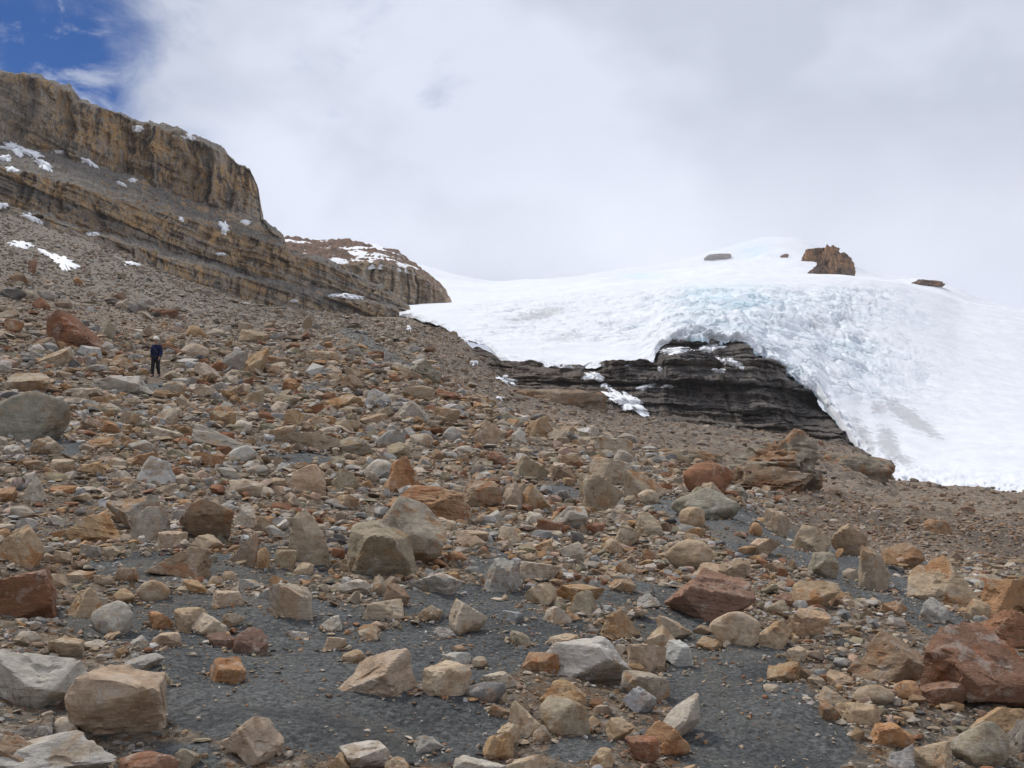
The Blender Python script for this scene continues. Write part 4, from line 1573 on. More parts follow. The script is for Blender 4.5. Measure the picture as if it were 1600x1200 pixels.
# further stones of the upper slope that stand out in size, up to about 300 in all
_rng = np.random.default_rng(77)
_have = [r['b'] for r in RT]
_tries = 0
while len(RT) < 296 and _tries < 20000:
    _tries += 1
    cx, cy = _rng.uniform(5, 1300), _rng.uniform(500, 1010)
    if cy < np.interp(cx, [0, 240, 400, 640, 720, 900, 1140, 1300], [430, 480, 520, 600, 640, 700, 780, 900]):
        continue
    w = _rng.uniform(32, 52)
    h = w * _rng.uniform(0.45, 0.75)
    b = (cx - w / 2, cx + w / 2, cy - h / 2, cy + h / 2)
    if any(b[0] < q[1] - 3 and b[1] > q[0] + 3 and b[2] < q[3] - 2 and b[3] > q[2] + 2 for q in _have):
        continue
    if gravel_mask(np.array([cx]), np.array([cy]))[0] > 0.3 and _rng.random() < 0.8:
        continue
    if 205 < cx < 275 and 520 < cy < 605:
        continue
    _have.append(b)
    RT.append(dict(b=b, c=str(_rng.choice(['tan', 'tan', 'snd', 'pal', 'gry', 'och', 'brn', 'oli', 'pnk', 'two', 'wht', 'org'])),
                   k=str(_rng.choice(['blk', 'slb', 'wdg', 'pyr', 'bld', 'bld', 'rnd'])), t=None, ph=None))

HAND = {
    'whitish-grey boulder with a flat sunlit top': 'whitish-grey blocky boulder with a flat pale top behind the pink-topped boulder',
    'pink-topped boulder': 'large pink-topped blocky boulder with a darker front face',
    'big olive-tan boulder': 'big olive-tan boulder leaning in front of the orange-edged slab',
    'orange-edged slab': 'big grey slab with an orange edge, just behind the big olive-tan boulder',
    'long rust-orange slab': 'long rust-orange slab lying below the upright orange-brown boulder',
    'huge rust-red boulder': 'huge rust-red boulder, the largest red rock, beside the brown wedge slab',
    'brown wedge slab': 'long brown wedge slab tapering towards the huge rust-red boulder',
    'huge grey-green boulder': 'huge grey-green rounded boulder cut by the left edge of the view',
    'rust-red boulder with an ochre side': 'large rust-red boulder with an ochre side on the upper slope behind the hiker',
    'upright red rock pillar': 'small upright red rock pillar high on the scree under the cliff',
    'long pale grey block': 'long pale grey block with a dark end lying on gravel',
}
KINDWORD = {'blk': 'blocky', 'slb': 'flat', 'wdg': 'wedge-shaped', 'pyr': 'pointed', 'bld': 'angular', 'rnd': 'rounded', 'flt': 'half-buried'}
LANDMARKS = [(0.5 * (r['b'][0] + r['b'][1]), 0.5 * (r['b'][2] + r['b'][3]), r['ph']) for r in RT if r['ph']] + [(243, 560, 'hiker')]


def relation(cx, cy, lx, ly):
    dx, dy = cx - lx, cy - ly
    near = math.hypot(dx, dy) < 85
    h = 'left' if dx < 0 else 'right'
    v = 'above' if dy < 0 else 'below'
    if abs(dx) > 2.2 * abs(dy):
        return ('just ' if near else '') + h + ' of'
    if abs(dy) > 2.2 * abs(dx):
        return ('just ' if near else '') + v
    return v + ' and ' + h + ' of'


USED = set()


def label_rock(r):
    x0, x1, y0, y1 = r['b']
    cx, cy = 0.5 * (x0 + x1), 0.5 * (y0 + y1)
    cw = PAL[r['c']][2]
    w = x1 - x0
    if r['ph']:
        ph = r['ph']
        lab = HAND.get(ph)
        if not lab:
            lm = sorted((math.hypot(l[0] - cx, l[1] - cy), l) for l in LANDMARKS if l[2] != ph)
            for _, l in lm:
                s = f"{ph} {relation(cx, cy, l[0], l[1])} the {l[2]}"
                if len(s.split()) <= 16:
                    lab = s
                    break
            if len(ph.split()) >= 6:
                lab = ph
    else:
        size = 'small' if w < 34 else ('medium' if w < 60 else 'large')
        noun = 'stone' if w < 40 else 'rock'
        lm = sorted((math.hypot(l[0] - cx, l[1] - cy), l) for l in LANDMARKS)
        lab = None
        for _, l in lm:
            for s in (f"{cw} {KINDWORD[r['k']]} {noun} {relation(cx, cy, l[0], l[1])} the {l[2]}",
                      f"{size} {cw} {KINDWORD[r['k']]} {noun} {relation(cx, cy, l[0], l[1])} the {l[2]}"):
                if s.lower() not in USED and len(s.replace('-', ' ').split()) <= 16:
                    lab = s
                    break
            if lab:
                break
    USED.add(lab.lower())
    return lab


FOOT = []
for r in RT:
    x0, x1, y0, y1 = r['b']
    w = x1 - x0
    o = make_rock(x0, x1, y0, y1, r['c'], r['k'], r['t'], level=5 if w > 78 else (4 if w > 30 else 3))
    if o is None:
        print('rock missed', r['b'])
        continue
    o['label'] = label_rock(r)
    o['category'] = 'boulder' if w >= 45 else 'rock'
    o['group'] = 'sandstone boulders strewn over the moraine'
    o.name = 'boulder'
    bb = np.array([c[:] for c in o.bound_box])
    ext = bb.max(0) - bb.min(0)
    FOOT.append((o.location.x, o.location.y, ext[0] * 0.42, ext[1] * 0.42))
print('boulders', len(FOOT), round(time.time() - T0, 1))


def bedrock(x0, x1, y0, y1, colour, kind, depth, label, tilt=0, seed=1, yaw=None, dfac=0.85, name='bedrock_outcrop', mat=None, tex=None, level=5, lean=0):
    o = make_rock(x0, x1, y0, y1, colour, kind, tilt, level=level, depth=depth, seed=seed, yaw=yaw, dfac=dfac, name=name, mat=mat, lean=lean, craggy=True)
    if tex:
        a = o.data.attributes['tex']
        a.data.foreach_set('value', np.full(len(o.data.vertices), tex, np.float32))
    if mat is not None:
        n = len(o.data.vertices)
        co = np.empty(n * 3, np.float32)
        o.data.vertices.foreach_get('co', co)
        set_attr(o.data, 'strata', co.reshape(-1, 3)[:, 2])
        set_attr(o.data, 'wall', np.full(n, 0.9))
        set_attr(o.data, 'bedtone', np.full(n, 0.5))
    o['label'] = label
    o['category'] = 'rock outcrop'
    return o


bedrock(1142, 1284, 668, 772, 'out', 'bld', 66, 'tall rounded bedrock outcrop with rust streaks before the glacier foot', tilt=-10, seed=24, yaw=-30, tex=0.45)
bedrock(1138, 1262, 722, 778, 'brn', 'bld', 62, 'dark low bench of rock at the foot of the rounded outcrop', tilt=6, seed=8, yaw=20, tex=0.5)
bedrock(1262, 1392, 708, 778, 'out', 'rnd', 112, 'low brown bedrock dome beside the snow edge of the glacier', tilt=-24, seed=9, tex=0.3)
bedrock(800, 950, 606, 655, 'brn', 'rnd', 140, 'long banded brown bedrock mound beside the snow tongue', tilt=2, seed=12, tex=0.25, dfac=0.6)
bedrock(618, 692, 562, 604, 'grn', 'bld', 62, 'dark flat-topped bedrock ledge behind the upper boulders', tilt=-10, seed=14, yaw=25, tex=0.6)
bedrock(990, 1130, 700, 745, 'out', 'rnd', 75, 'low brown hump of bedrock before the rounded outcrop', tilt=-3, seed=16, tex=0.4)

# summit rocks, far off in the mist
tow = bpy.data.objects.new('rock_tower', None)
COL.objects.link(tow)
_tp = np.array([float(a) for a in pdir(1300, 432)]) * 470
tow.location = _tp
tow['label'] = 'brown rock tower standing out of the snow under the cloudy summit'
tow['category'] = 'rock tower'
for nm, a in (('rock_block', (1277, 1339, 383, 438, 'brn', 'rnd', 470, '', -6, 37)), ('upper_ledge', (1252, 1312, 387, 403, 'brn', 'slb', 474, '', -6, 33)),
              ('lower_ledge', (1263, 1305, 411, 431, 'brn', 'wdg', 468, '', 18, 35))):
    o = bedrock(*a[:7], a[7], tilt=a[8], seed=a[9], yaw=12, name=nm, mat=M_TOWER, level=5)
    l0 = o.location.copy()
    o.parent = tow
    o.location = l0 - tow.location
    for k in ('label', 'category'):
        del o[k]
BVH_SUM = make_bvh([SUMMIT])
for a, lab in (((1100, 1144, 397, 406, 'brn', 'bld', 760), 'thin brown rock rib showing through the summit snow'),
               ((1218, 1232, 396, 403, 'brn', 'wdg', 800), 'tiny brown rock poking from the snow above the rock tower'),
               ((1422, 1484, 437, 447, 'brn', 'bld', 1150), 'hazy flat rock ledge on the far snow ridge'),
               ):
    _h = cast(0.5 * (a[0] + a[1]), a[3] - 1, BVH_SUM)
    a = (*a[:6], _h.y - 2 if _h is not None else a[6])
    bedrock(*a, lab, seed=int(a[0]), yaw=8, name='summit_rock', mat=M_TOWER, level=4, tilt=4 if a[0] < 1150 else -4)

# ------------------------------------------------------------------ rubble: the thousands of smaller stones


def hull_proto(n, rng, flat):
    bm = bmesh.new()
    pts = rng.normal(0, 1, (n, 3))
    pts /= np.linalg.norm(pts, axis=1)[:, None]
    pts *= rng.uniform(0.72, 1.0, (n, 1))
    pts = np.sign(pts) * np.abs(pts) ** rng.uniform(0.65, 1.0)
    pts *= np.array([1.0, rng.uniform(0.65, 1.0), flat])
    for p in pts:
        bm.verts.new(p)
    res = bmesh.ops.convex_hull(bm, input=bm.verts[:])
    bmesh.ops.delete(bm, geom=[v for v in bm.verts if not v.link_faces], context='VERTS')
    bmesh.ops.triangulate(bm, faces=bm.faces[:])
    bmesh.ops.recalc_face_normals(bm, faces=bm.faces[:])
    bm.verts.index_update()
    v = np.array([q.co[:] for q in bm.verts])
    f = np.array([[q.index for q in p.verts] for p in bm.faces])
    bm.free()
    return v, f


RUB_PAL = np.array([(0.36, 0.275, 0.185), (0.43, 0.35, 0.26), (0.42, 0.39, 0.345), (0.29, 0.275, 0.25), (0.35, 0.215, 0.105), (0.26, 0.12, 0.06),
                    (0.22, 0.15, 0.095), (0.27, 0.235, 0.155), (0.40, 0.28, 0.21), (0.50, 0.47, 0.43), (0.15, 0.14, 0.13)])
RUB_W = np.array([0.22, 0.16, 0.1, 0.12, 0.1, 0.06, 0.07, 0.08, 0.06, 0.04, 0.03])
RUB_W = RUB_W / RUB_W.sum()


def build_rubble():
    rng = np.random.default_rng(5)
    classes = [(4.0, 8.0, 50000, 8), (8.0, 14.0, 31000, 12), (14.0, 34.0, 18500, 18), (2.4, 7.5, 24000, 6), (3.4, 7.5, 18000, 7), (5.0, 15.0, 5200, 14)]
    VV, FF, CC = [], [], []
    off = 0
    foot = np.array(FOOT)
    for ci_, (lo, hi, cnt, npts) in enumerate(classes):
        close = ci_ == 5                      # pebbles on the bare grit nearby
        hill = ci_ == 4                       # fine scree under the cliff
        protos = [hull_proto(npts, rng, rng.choice([rng.uniform(0.22, 0.4), rng.uniform(0.45, 0.9)])) for _ in range(44)]
        az = rng.uniform(math.radians(-33), math.radians(33), cnt)
        # more tries where the ground lies open to view
        r = np.exp(rng.uniform(math.log(2.9), math.log(240 if lo > 3 else 13), cnt))
        if hill:
            az = rng.uniform(math.radians(-29), math.radians(-3), cnt)
            r = np.exp(rng.uniform(math.log(62), math.log(255), cnt))
        elif close:
            r = np.exp(rng.uniform(math.log(2.9), math.log(10), cnt))
        elif lo > 3:
            r = np.where(rng.random(cnt) < 0.6, np.exp(rng.uniform(math.log(5.5), math.log(75), cnt)), r)
        x, y = r * np.sin(az), r * np.cos(az)
        z = ground_z(x, y)
        P = np.stack([x, y, z], 1)
        px, py = proj(P)
        if 3 < lo < 14 and len(foot) and not hill and not close:
            nb = cnt // 6
            wi = rng.integers(0, len(foot), nb)
            an = rng.uniform(0, 6.283, nb)
            q = 1.02 + rng.exponential(0.25, nb)
            x[:nb] = foot[wi, 0] + foot[wi, 2] * 1.12 * q * np.cos(an)
            y[:nb] = foot[wi, 1] + foot[wi, 3] * 1.12 * q * np.sin(an)
            y[:nb] = np.maximum(y[:nb], 2.9)
            z[:nb] = ground_z(x[:nb], y[:nb])
            r[:nb] = np.hypot(x[:nb], y[:nb])
            P = np.stack([x, y, z], 1)
            px, py = proj(P)
        # power law between lo and hi
        a = 1.9 if lo < 12 else 1.3
        u = rng.random(cnt)
        s_px = (lo ** -a + u * (hi ** -a - lo ** -a)) ** (-1 / a)
        st = stone_mask(P)
        dens = 0.05 + 0.95 * sstep(0.3, 0.72, st)
        if lo > 12:
            dens *= 0.75
        if lo < 8:
            dens = np.maximum(dens, np.where(r < 22, 0.4, 0.26))
            dens = np.where(r > 35, np.maximum(dens, 0.6), dens)
        if close:
            dens = 0.35 + 0.5 * sstep(0.0, 0.4, fbm(x * 0.9, y * 0.9, 4, 3, 0.5, 78))
        if lo < 3:
            dens = np.where(r < 16, 0.4 + 0.6 * sstep(0.1, 0.5, fbm(x * 0.8, y * 0.8, 0, 3, 0.5, 77)), 0)
        if 3 < lo < 14 and not hill and not close:
            dens[:cnt // 6] = np.maximum(dens[:cnt // 6], 0.55)
        # bare rock shelves to the right: thinner cover of smaller stones
        shelf = sstep(1150, 1300, px) * sstep(22, 34, y)
        shelf = np.maximum(shelf, sstep(620, 760, px) * sstep(70, 100, y))
        fine = np.maximum(shelf, sstep(95, 150, r) * (px < 700))
        s_px = np.where(fine > 0.5, np.minimum(s_px, 8.0 + 0.3 * np.maximum(s_px - 8, 0)), s_px)
        dens = dens * (1 - 0.35 * shelf)
        keep = rng.random(cnt) < dens
        # stay off the boulders
        for fx, fy, fa, fb in foot:
            keep &= ((x - fx) / fa) ** 2 + ((y - fy) / fb) ** 2 > 1.0
        keep &= ~((np.abs(px - 243) < 12) & (np.abs(py - 590) < 12))
        idx = np.nonzero(keep)[0]
        x, y, z, r, s_px, px = x[idx], y[idx], z[idx], r[idx], s_px[idx], px[idx]
        size = 0.5 * s_px * y / F * rng.uniform(0.85, 1.15, len(idx))
        which = rng.integers(0, len(protos), len(idx))
        ci = rng.choice(len(RUB_PAL), len(idx), p=RUB_W)
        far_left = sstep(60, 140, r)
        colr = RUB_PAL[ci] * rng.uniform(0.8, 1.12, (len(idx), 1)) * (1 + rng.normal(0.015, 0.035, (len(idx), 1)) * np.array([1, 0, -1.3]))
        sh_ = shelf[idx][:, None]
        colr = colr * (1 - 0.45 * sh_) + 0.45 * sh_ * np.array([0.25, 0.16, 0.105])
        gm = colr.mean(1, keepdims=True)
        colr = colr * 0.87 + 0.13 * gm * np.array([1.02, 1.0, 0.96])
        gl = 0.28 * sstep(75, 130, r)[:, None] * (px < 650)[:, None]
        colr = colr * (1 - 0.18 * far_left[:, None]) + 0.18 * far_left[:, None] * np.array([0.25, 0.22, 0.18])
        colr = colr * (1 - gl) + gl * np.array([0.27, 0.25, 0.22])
        for k, (pv, pf) in enumerate(protos):
            m = np.nonzero(which == k)[0]
            if not len(m):
                continue
            th = rng.uniform(0, 6.283, len(m))
            tl = rng.normal(0, 0.45, len(m))
            c, s = np.cos(th), np.sin(th)
            ct, sn = np.cos(tl), np.sin(tl)
            v = pv[None] * rng.uniform([0.8, 0.6, 0.75], [1.35, 1.1, 1.2], (len(m), 1, 3))
            X, Y_, Z_ = v[..., 0], v[..., 1], v[..., 2]
            Y2 = Y_ * ct[:, None] - Z_ * sn[:, None]
            Z2 = Y_ * sn[:, None] + Z_ * ct[:, None]
            X3 = X * c[:, None] - Y2 * s[:, None]
            Y3 = X * s[:, None] + Y2 * c[:, None]
            w = np.stack([X3, Y3, Z2 + rng.uniform(0.05, 0.4, (len(m), 1))], -1) * size[m][:, None, None]
            w = w + np.stack([x[m], y[m], z[m]], -1)[:, None, :]
            nv = len(pv)
            VV.append(w.reshape(-1, 3))
            FF.append((pf[None] + (np.arange(len(m)) * nv)[:, None, None] + off).reshape(-1, 3))
            CC.append(np.repeat(colr[m], nv, 0))
            off += nv * len(m)
    V, Fc, C = np.concatenate(VV), np.concatenate(FF), np.concatenate(CC)
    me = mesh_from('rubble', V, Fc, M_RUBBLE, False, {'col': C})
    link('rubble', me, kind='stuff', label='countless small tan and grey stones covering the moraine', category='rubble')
    print('rubble tris', len(Fc))


build_rubble()
print('rubble', round(time.time() - T0, 1))

# ------------------------------------------------------------------ snow patches


def snow_patch(cx, cy, a, b, rot, label, seed=0):
    """A thin lens of snow moulded on the rock it lies on, with a ragged outline."""
    rng = np.random.default_rng(int(cx * 31 + cy * 7 + seed))
    nr, na = 10, 56
    c, s = math.cos(math.radians(rot)), math.sin(math.radians(rot))
    ph = rng.uniform(0, 50)
    tt = np.linspace(0, 2 * math.pi, na, endpoint=False)
    e = np.maximum(0.15, 1 + 1.1 * fbm(np.cos(tt) * 2.0 + ph, np.sin(tt) * 2.0, 0.0, 4, 0.75, 600))
    hits, nrm = [], []
    for i in range(nr):
        q = i / (nr - 1)
        for j in range(na):
            u, v = a * q * e[j] * math.cos(tt[j]), b * q * e[j] * math.sin(tt[j])
            d = Vector([float(g) for g in pdir(cx + u * c - v * s, cy + u * s + v * c)]).normalized()
            h = BVH_ALL.ray_cast(Vector((0, 0, 0)), d)
            hits.append(h[0])
            n = h[1]
            if n is not None and n.dot(d) > 0:
                n = -n
            nrm.append(n)
    ys = [p.y for p in hits if p is not None]
    if not ys:
        return
    med = float(np.median(ys))
    th = 0.0012 * med
    V, good = [], []
    for k, h in enumerate(hits):
        q = (k // na) / (nr - 1)
        ok = h is not None and abs(h.y - med) < 0.13 * med
        good.append(ok)
        if not ok:
            h, n = Vector((0, med, 0)), Vector((0, 0, 1))
        else:
            n = nrm[k]
        up = th * (1 - q ** 2) + 0.05 * th - 0.6 * th * (q > 0.99)
        V.append(h + n * up + Vector((0, -0.5 * up, 0.6 * up)))
    Fc = []
    for i in range(nr - 1):
        for j in range(na):
            j2 = (j + 1) % na
            f = (i * na + j, (i + 1) * na + j, (i + 1) * na + j2, i * na + j2)
            if all(good[k] for k in f) and max(V[k].y for k in f) - min(V[k].y for k in f) < 0.03 * med:
                Fc.append(f)
    if not Fc:
        return
    V = np.array([v[:] for v in V])
    Fc = np.array(Fc)
    use = np.unique(Fc)
    mp = np.zeros(len(V), int)
    mp[use] = np.arange(len(use))
    me = mesh_from('snow_patch', V[use], mp[Fc], M_SNOW, True)
    return link('snow_patch', me, label=label, category='snow patch', group='snow patches left on the rock')


for a in [
    (782, 596, 21, 9, -5, 'white snow patch on brown shelves under the left end of the glacier'),
    (783, 624, 9, 4, 0, 'small snow scrap just below the patch on the brown shelves'),
    (752, 624, 12, 4, 15, 'broken snow scraps at the crest of the boulder slope'),
    (740, 567, 7, 3, 0, 'tiny snow spot between dark shelves below the glacier tip'),
    (933, 589, 20, 7, 8, 'upper lobe of snow above the white snow tongue'),
    (946, 602, 8, 5, 10, 'narrow neck of snow joining the lobe and tongue'),
    (980, 629, 37, 12, 30, 'long white snow tongue running down beside the dark rock face'),
    (1052, 548, 30, 4, -6, 'thin snow strip on the uppermost ledge of the dark face'),
    (1108, 544, 22, 6, -6, 'thicker snow heap at the end of the uppermost dark ledge'),
    (1142, 567, 20, 6, 14, 'dirty snow patch in the middle of the dark rock face'),
    (1123, 580, 11, 4, 4, 'small snow patch under the dirty snow on the dark face'),
    (1012, 604, 14, 4, -10, 'short snow strip low on the dark face near the tongue'),
    (1045, 604, 12, 2.5, 0, 'thin snow streak right of the short low strip'),
    (1031, 577, 4, 3, 0, 'single snow dot on the dark rock face'),
    (30, 234, 34, 9, 16, 'largest snow patch on the ledge below the top cliff wall'),
    (68, 257, 17, 5, 28, 'snow tail hanging below the largest ledge patch'),
    (9, 248, 9, 5, 5, 'snow patch at the edge of view below the largest ledge patch'),
    (19, 266, 9, 4, 8, 'small snow patch on the lip of the middle cliff wall'),
    (95, 238, 10, 2.5, 5, 'thin snow streak at the foot of the top cliff wall'),
    (139, 255, 12, 4, 25, 'snow patch where the ledge narrows under the top wall'),
    (190, 288, 9, 2.5, 24, 'small slanted snow streak mid cliff ledge'),
    (207, 282, 6, 3, 0, 'snow spot tucked against the top wall foot'),
    (51, 342, 18, 4.5, 24, 'snow patch at the foot of the middle cliff above the scree'),
    (4, 322, 9, 5, 10, 'snow at the scree top by the edge of view'),
    (145, 366, 10, 3, 2, 'snow patch under the dark overhang of the cliff foot'),
    (350, 355, 8, 11, -30, 'steep snow patch on the rubble ledge near the cliff nose'),
    (384, 347, 8, 3, 8, 'small snow patch at the foot of the cliff nose'),
    (215, 201, 9, 5, 5, 'snow patch in a notch of the cliff top edge'),
    (297, 215, 12, 4, 18, 'snow patch on the cliff top rim near the nose'),
    (205, 413, 11, 3, 5, 'snow patch where scree meets the lower cliff band'),
    (30, 382, 22, 5, 5, 'ragged snow scatter on the scree above the red pillar'),
    (98, 410, 24, 9, 22, 'speckled snow patch on the grey scree beside the red pillar'),
    (70, 395, 14, 3, 24, 'thin snow strip linking two scree patches'),
    (537, 463, 24, 4, 3, 'snow patch on the lowest cliff step beside the second cliff'),
    (460, 471, 5, 2, 5, 'tiny snow spot on the lowest cliff step'),
    (283, 343, 5, 3, 20, 'tiny snow patch on the second ledge of the cliff'),
    (345, 398, 7, 2, 5, 'thin snow line low on the cliff below the nose'),
    (638, 513, 5, 7, -10, 'small upright snow scrap below the glacier tip'),
]:
    snow_patch(*a)
print('snow', round(time.time() - T0, 1))

# ------------------------------------------------------------------ the hiker


def skin_mesh(name, joints, edges, mat, sub=2, root=0):
    me = bpy.data.meshes.new(name)
    me.from_pydata([j[:3] for j in joints], edges, [])
    ob = bpy.data.objects.new(name, me)
    COL.objects.link(ob)
    md = ob.modifiers.new('skin', 'SKIN')
    md.use_smooth_shade = True
    for i, j in enumerate(joints):
        rr = j[3] if isinstance(j[3], tuple) else (j[3], j[3])
        me.skin_vertices[0].data[i].radius = rr
        me.skin_vertices[0].data[i].use_root = i == root
    sb = ob.modifiers.new('sub', 'SUBSURF')
    sb.levels = sb.render_levels = sub
    dg = bpy.context.evaluated_depsgraph_get()
    ev = bpy.data.meshes.new_from_object(ob.evaluated_get(dg))
    bpy.data.objects.remove(ob, do_unlink=True)
    ev.materials.clear()
    ev.materials.append(mat)
    ev.polygons.foreach_set('use_smooth', np.ones(len(ev.polygons), bool))
    return ev


def build_hiker():
    skin = mat_plain('skin', (0.34, 0.2, 0.14), 0.6, 0.1)
    navy = mat_plain('navy_jacket', (0.013, 0.017, 0.055), 0.8, 0.3, 9)
    black = mat_plain('black_trousers', (0.02, 0.019, 0.02), 0.9, 0.3, 9)
    boot = mat_plain('boot_leather', (0.03, 0.024, 0.02), 0.7, 0.3)
    white = mat_plain('helmet_shell', (0.72, 0.68, 0.58), 0.35, 0.05)
    strapm = mat_plain('strap_webbing', (0.05, 0.055, 0.07), 0.9, 0.2)
    h = cast(243, 589)
    root = bpy.data.objects.new('person', None)
    COL.objects.link(root)
    root.location = (h.x, h.y, h.z - 0.02)
    root.rotation_euler = (0, 0, math.radians(-10))
    root['label'] = 'hiker in navy jacket, black trousers and white helmet walking down between boulders'
    root['category'] = 'person'
    # facing the camera: -y forward, +x is to the viewer's right; mid-stride with the (viewer's) left leg ahead
    J, E = [], []

    def j(x, y, z, r):
        J.append((x, y, z, r))
        return len(J) - 1

    def chain(*ids):
        for a, b in zip(ids, ids[1:]):
            E.append((a, b))
    pel = j(0, 0, 0.93, (0.125, 0.10))
    wst = j(0, 0, 1.08, (0.125, 0.095))
    cst = j(0, -0.01, 1.28, (0.155, 0.115))
    nk0 = j(0, 0, 1.42, (0.085, 0.075))
    nk1 = j(0, -0.02, 1.50, 0.052)
    hd0 = j(0, -0.04, 1.57, (0.068, 0.078))
    hd1 = j(0, -0.045, 1.655, (0.075, 0.09))
    hd2 = j(0, -0.04, 1.73, (0.055, 0.065))
    chain(pel, wst, cst, nk0, nk1, hd0, hd1, hd2)
    legs, arms = [], []
    for sx, fwd in ((-1, -0.13), (1, 0.14)):
        hp = j(sx * 0.095, 0, 0.88, 0.088)
        kn = j(sx * 0.085, fwd * 0.55 - 0.06, 0.49, 0.058)
        an = j(sx * 0.07, fwd * 1.05 + (0.03 if fwd > 0 else 0), 0.10 if fwd < 0 else 0.14, 0.04)
        to = j(sx * 0.085, fwd * 1.05 - 0.15, 0.045 if fwd < 0 else 0.06, 0.035)
        chain(pel, hp, kn, an, to)
        legs.append((hp, kn, an, to))
    for sx, swing in ((-1, 0.10), (1, -0.12)):
        sh = j(sx * 0.185, 0, 1.385, 0.062)
        el = j(sx * 0.25, 0.05 + swing * 0.4, 1.12, 0.045)
        wr = j(sx * 0.255, swing - 0.05, 0.89, 0.030)
        pm = j(sx * 0.25, swing - 0.07, 0.82, (0.036, 0.018))
        chain(cst, sh, el, wr, pm)
        # four fingers and a thumb, slightly curled
        for k, (dy, ln) in enumerate(((-0.03, 0.062), (-0.01, 0.072), (0.011, 0.068), (0.03, 0.054))):
            f0 = j(sx * 0.25, swing - 0.07 + dy, 0.785, 0.0095)
            f1 = j(sx * 0.243, swing - 0.075 + dy, 0.785 - ln * 0.55, 0.0085)
            f2 = j(sx * 0.228, swing - 0.078 + dy, 0.785 - ln, 0.007)
            chain(pm, f0, f1, f2)
        t0 = j(sx * 0.238, swing - 0.105, 0.825, 0.010)
        t1 = j(sx * 0.228, swing - 0.122, 0.795, 0.009)
        chain(pm, t0, t1)
        arms.append((sh, el, wr))
    body = skin_mesh('body', J, E, skin, 2)
    link('body', body, root)

    def sub(ids, grow):
        m = {}
        out = []
        for i in ids:
            m[i] = len(out)
            r = J[i][3]
            r = r if isinstance(r, tuple) else (r, r)
            out.append((*J[i][:3], (r[0] + grow, r[1] + grow)))
        return out, [(m[a], m[b]) for a, b in E if a in m and b in m]
    jj, ee = sub([pel, wst, cst, nk0] + [q for a in arms for q in a], 0.034)
    jj.append((0, 0, 0.84, (0.165, 0.135)))
    ee.append((0, len(jj) - 1))
    link('jacket', skin_mesh('jacket', jj, ee, navy, 2), root)
    jj, ee = sub([pel] + [q for l in legs for q in l[:3]], 0.03)
    link('trousers', skin_mesh('trousers', jj, ee, black, 2), root)
    for l in legs:
        a, t = J[l[2]], J[l[3]]
        bj = [(a[0], a[1] + 0.04, a[2] + 0.05, 0.058), (a[0], a[1] + 0.02, a[2] - 0.035, 0.055), (t[0], t[1] + 0.02, t[2] - 0.005, (0.052, 0.045))]
        link('boot', skin_mesh('boot', bj, [(0, 1), (1, 2)], boot, 2), root)
    # helmet: a domed shell with a brim
    d, f = ico(4)
    v = d.copy()
    v[:, 2] = np.where(v[:, 2] < -0.12, -0.12 + 0.12 * v[:, 2], v[:, 2])
    brim = np.exp(-((v[:, 2] + 0.12) / 0.09) ** 2)
    v[:, :2] *= (1 + 0.10 * brim)[:, None]
    v[:, 2] += 0.03 * np.sin(v[:, 0] * 9) * (v[:, 2] > 0.3)
    v = v * np.array([0.125, 0.150, 0.130]) + np.array([0, -0.035, 1.705])
    link('helmet', mesh_from('helmet', v, f, white), root)
    # face: nose and brow are too small to show under the helmet's shade but are there
    fj = [(0, -0.125, 1.615, 0.013), (0, -0.145, 1.585, 0.017)]
    link('nose', skin_mesh('nose', fj, [(0, 1)], skin, 2), root)
    eye = mat_plain('eye', (0.03, 0.02, 0.015), 0.3)
    d2, f2 = ico(2)
    for sx in (-1, 1):
        link('eye', mesh_from('eye', d2 * 0.011 + np.array([sx * 0.031, -0.123, 1.625]), f2, eye), root)
        link('ear', mesh_from('ear', d2 * np.array([0.012, 0.022, 0.032]) + np.array([sx * 0.083, -0.035, 1.615]), f2, skin), root)
    link('mouth', mesh_from('mouth', d2 * np.array([0.024, 0.008, 0.006]) + np.array([0, -0.120, 1.553]), f2, mat_plain('lips', (0.25, 0.1, 0.08), 0.6)), root)
    # shoulder strap across the chest and a small bag at the hip, rucksack behind
    sj = [(-0.12, -0.10, 1.43, (0.018, 0.012)), (-0.04, -0.165, 1.32, (0.018, 0.012)), (0.06, -0.165, 1.18, (0.018, 0.012)), (0.14, -0.115, 1.06, (0.018, 0.012))]
    link('shoulder_strap', skin_mesh('shoulder_strap', sj, [(0, 1), (1, 2), (2, 3)], strapm, 1), root)
    bj = [(0.13, -0.14, 1.12, (0.06, 0.035)), (0.145, -0.14, 1.02, (0.07, 0.04))]
    link('hip_bag', skin_mesh('hip_bag', bj, [(0, 1)], black, 2), root)
    kj = [(0, 0.19, 1.40, (0.12, 0.08)), (0, 0.21, 1.22, (0.15, 0.10)), (0, 0.20, 1.05, (0.14, 0.09))]
    link('rucksack', skin_mesh('rucksack', kj, [(0, 1), (1, 2)], navy, 2), root)


build_hiker()

# ------------------------------------------------------------------ thin air haze
HAZE = 0.00008


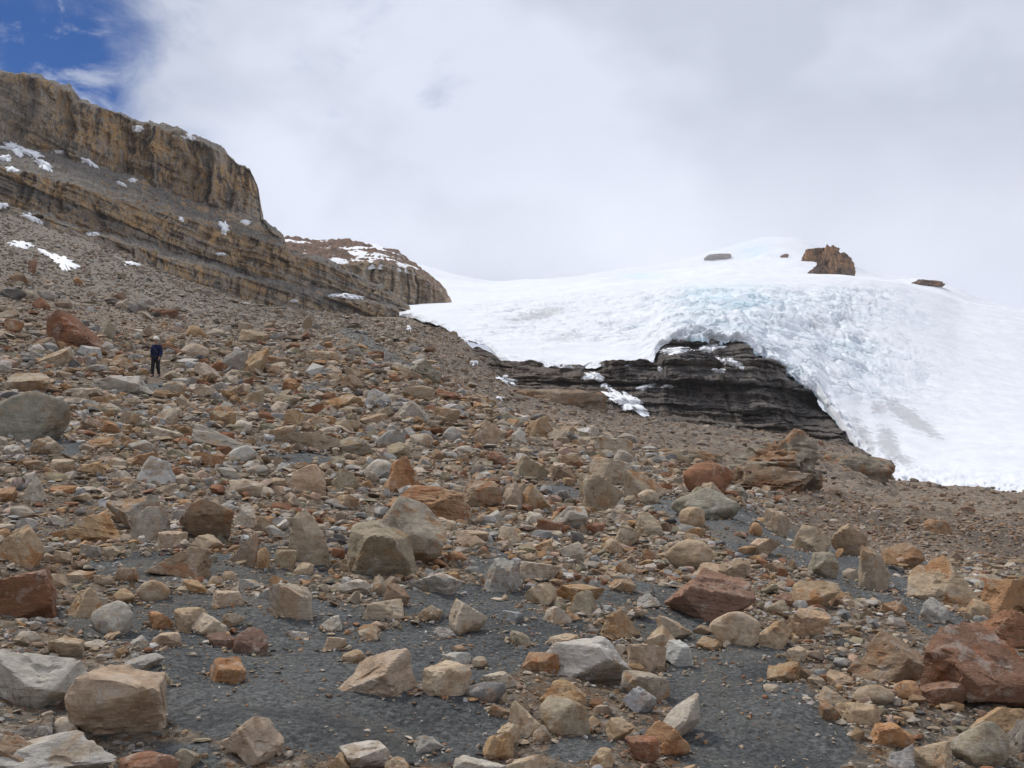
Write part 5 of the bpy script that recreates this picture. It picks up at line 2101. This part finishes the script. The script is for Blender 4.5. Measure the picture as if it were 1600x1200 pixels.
def build_haze():
    m = bpy.data.materials.new('thin_mist')
    m.use_nodes = True
    m.node_tree.nodes.clear()
    t = NT(m.node_tree)
    out = t.n('ShaderNodeOutputMaterial')
    v = t.n('ShaderNodeVolumePrincipled')
    v.inputs['Color'].default_value = (0.93, 0.95, 1.0, 1)
    v.inputs['Density'].default_value = HAZE
    v.inputs['Anisotropy'].default_value = 0.2
    t.l(v.outputs[0], out.inputs['Volume'])
    x, y0, y1, z0, z1 = 2700, -2700, 2700, float(GV[:, 2].min()) - 1.0, 300.0
    V = [(-x, y0, z0), (x, y0, z0), (x, y1, z0), (-x, y1, z0), (-x, y0, z1), (x, y0, z1), (x, y1, z1), (-x, y1, z1)]
    Fc = np.array([(0, 3, 2, 1), (4, 5, 6, 7), (0, 1, 5, 4), (1, 2, 6, 5), (2, 3, 7, 6), (3, 0, 4, 7)])
    me = mesh_from('haze', V, Fc, m, False)
    link('haze', me, kind='stuff', label='thin pale mist filling the high mountain air')


def mist_bank(px, py, y, rx, ry, rz, dens, label, seed):
    """A bank of cloud: a closed body of mist, thick inside and thinning to nothing at its rim."""
    d, f = ico(5)
    v = d * np.array([rx, ry, rz])
    m = bpy.data.materials.new('cloud_mist')
    m.use_nodes = True
    m.node_tree.nodes.clear()
    t = NT(m.node_tree)
    out = t.n('ShaderNodeOutputMaterial')
    vo = t.n('ShaderNodeVolumePrincipled')
    vo.inputs['Color'].default_value = (0.89, 0.90, 0.925, 1)
    vo.inputs['Anisotropy'].default_value = 0.35
    tc = t.n('ShaderNodeTexCoord')
    q = t.mapping(tc.outputs['Object'], scale=(1 / rx, 1 / ry, 1 / rz))
    n = t.noise(t.mapping(q, scale=(3.2, 1.2, 1.4), loc=(seed, 0, 0)), 1.0, 4.0, 0.6, 0.3)
    r = t.math('ADD', t.vmath('LENGTH', q), t.math('MULTIPLY_ADD', n, 0.7, -0.35))
    t.l(t.ramp(r, 0.25, 0.95, dens, 0.0), vo.inputs['Density'])
    t.l(vo.outputs[0], out.inputs['Volume'])
    o = link('cloud', mesh_from('cloud', v, f, m), kind='stuff', label=label)
    q = pdir(px, py)
    o.location = (float(q[0]) * y, y, float(q[2]) * y)


mist_bank(1330, 362, 960, 600, 290, 112, 0.0030, 'cloud bank sunk over the top of the summit and the far ridge', 3)
mist_bank(930, 392, 780, 230, 150, 55, 0.003, 'thin cloud lying on the far snow saddle', 8)

if HAZE > 0:
    build_haze()
print('total', round(time.time() - T0, 1), 'tris', sum(len(o.data.polygons) * (2 if len(o.data.polygons) and o.data.polygons[0].loop_total == 4 else 1) for o in COL.objects if o.type == 'MESH'))
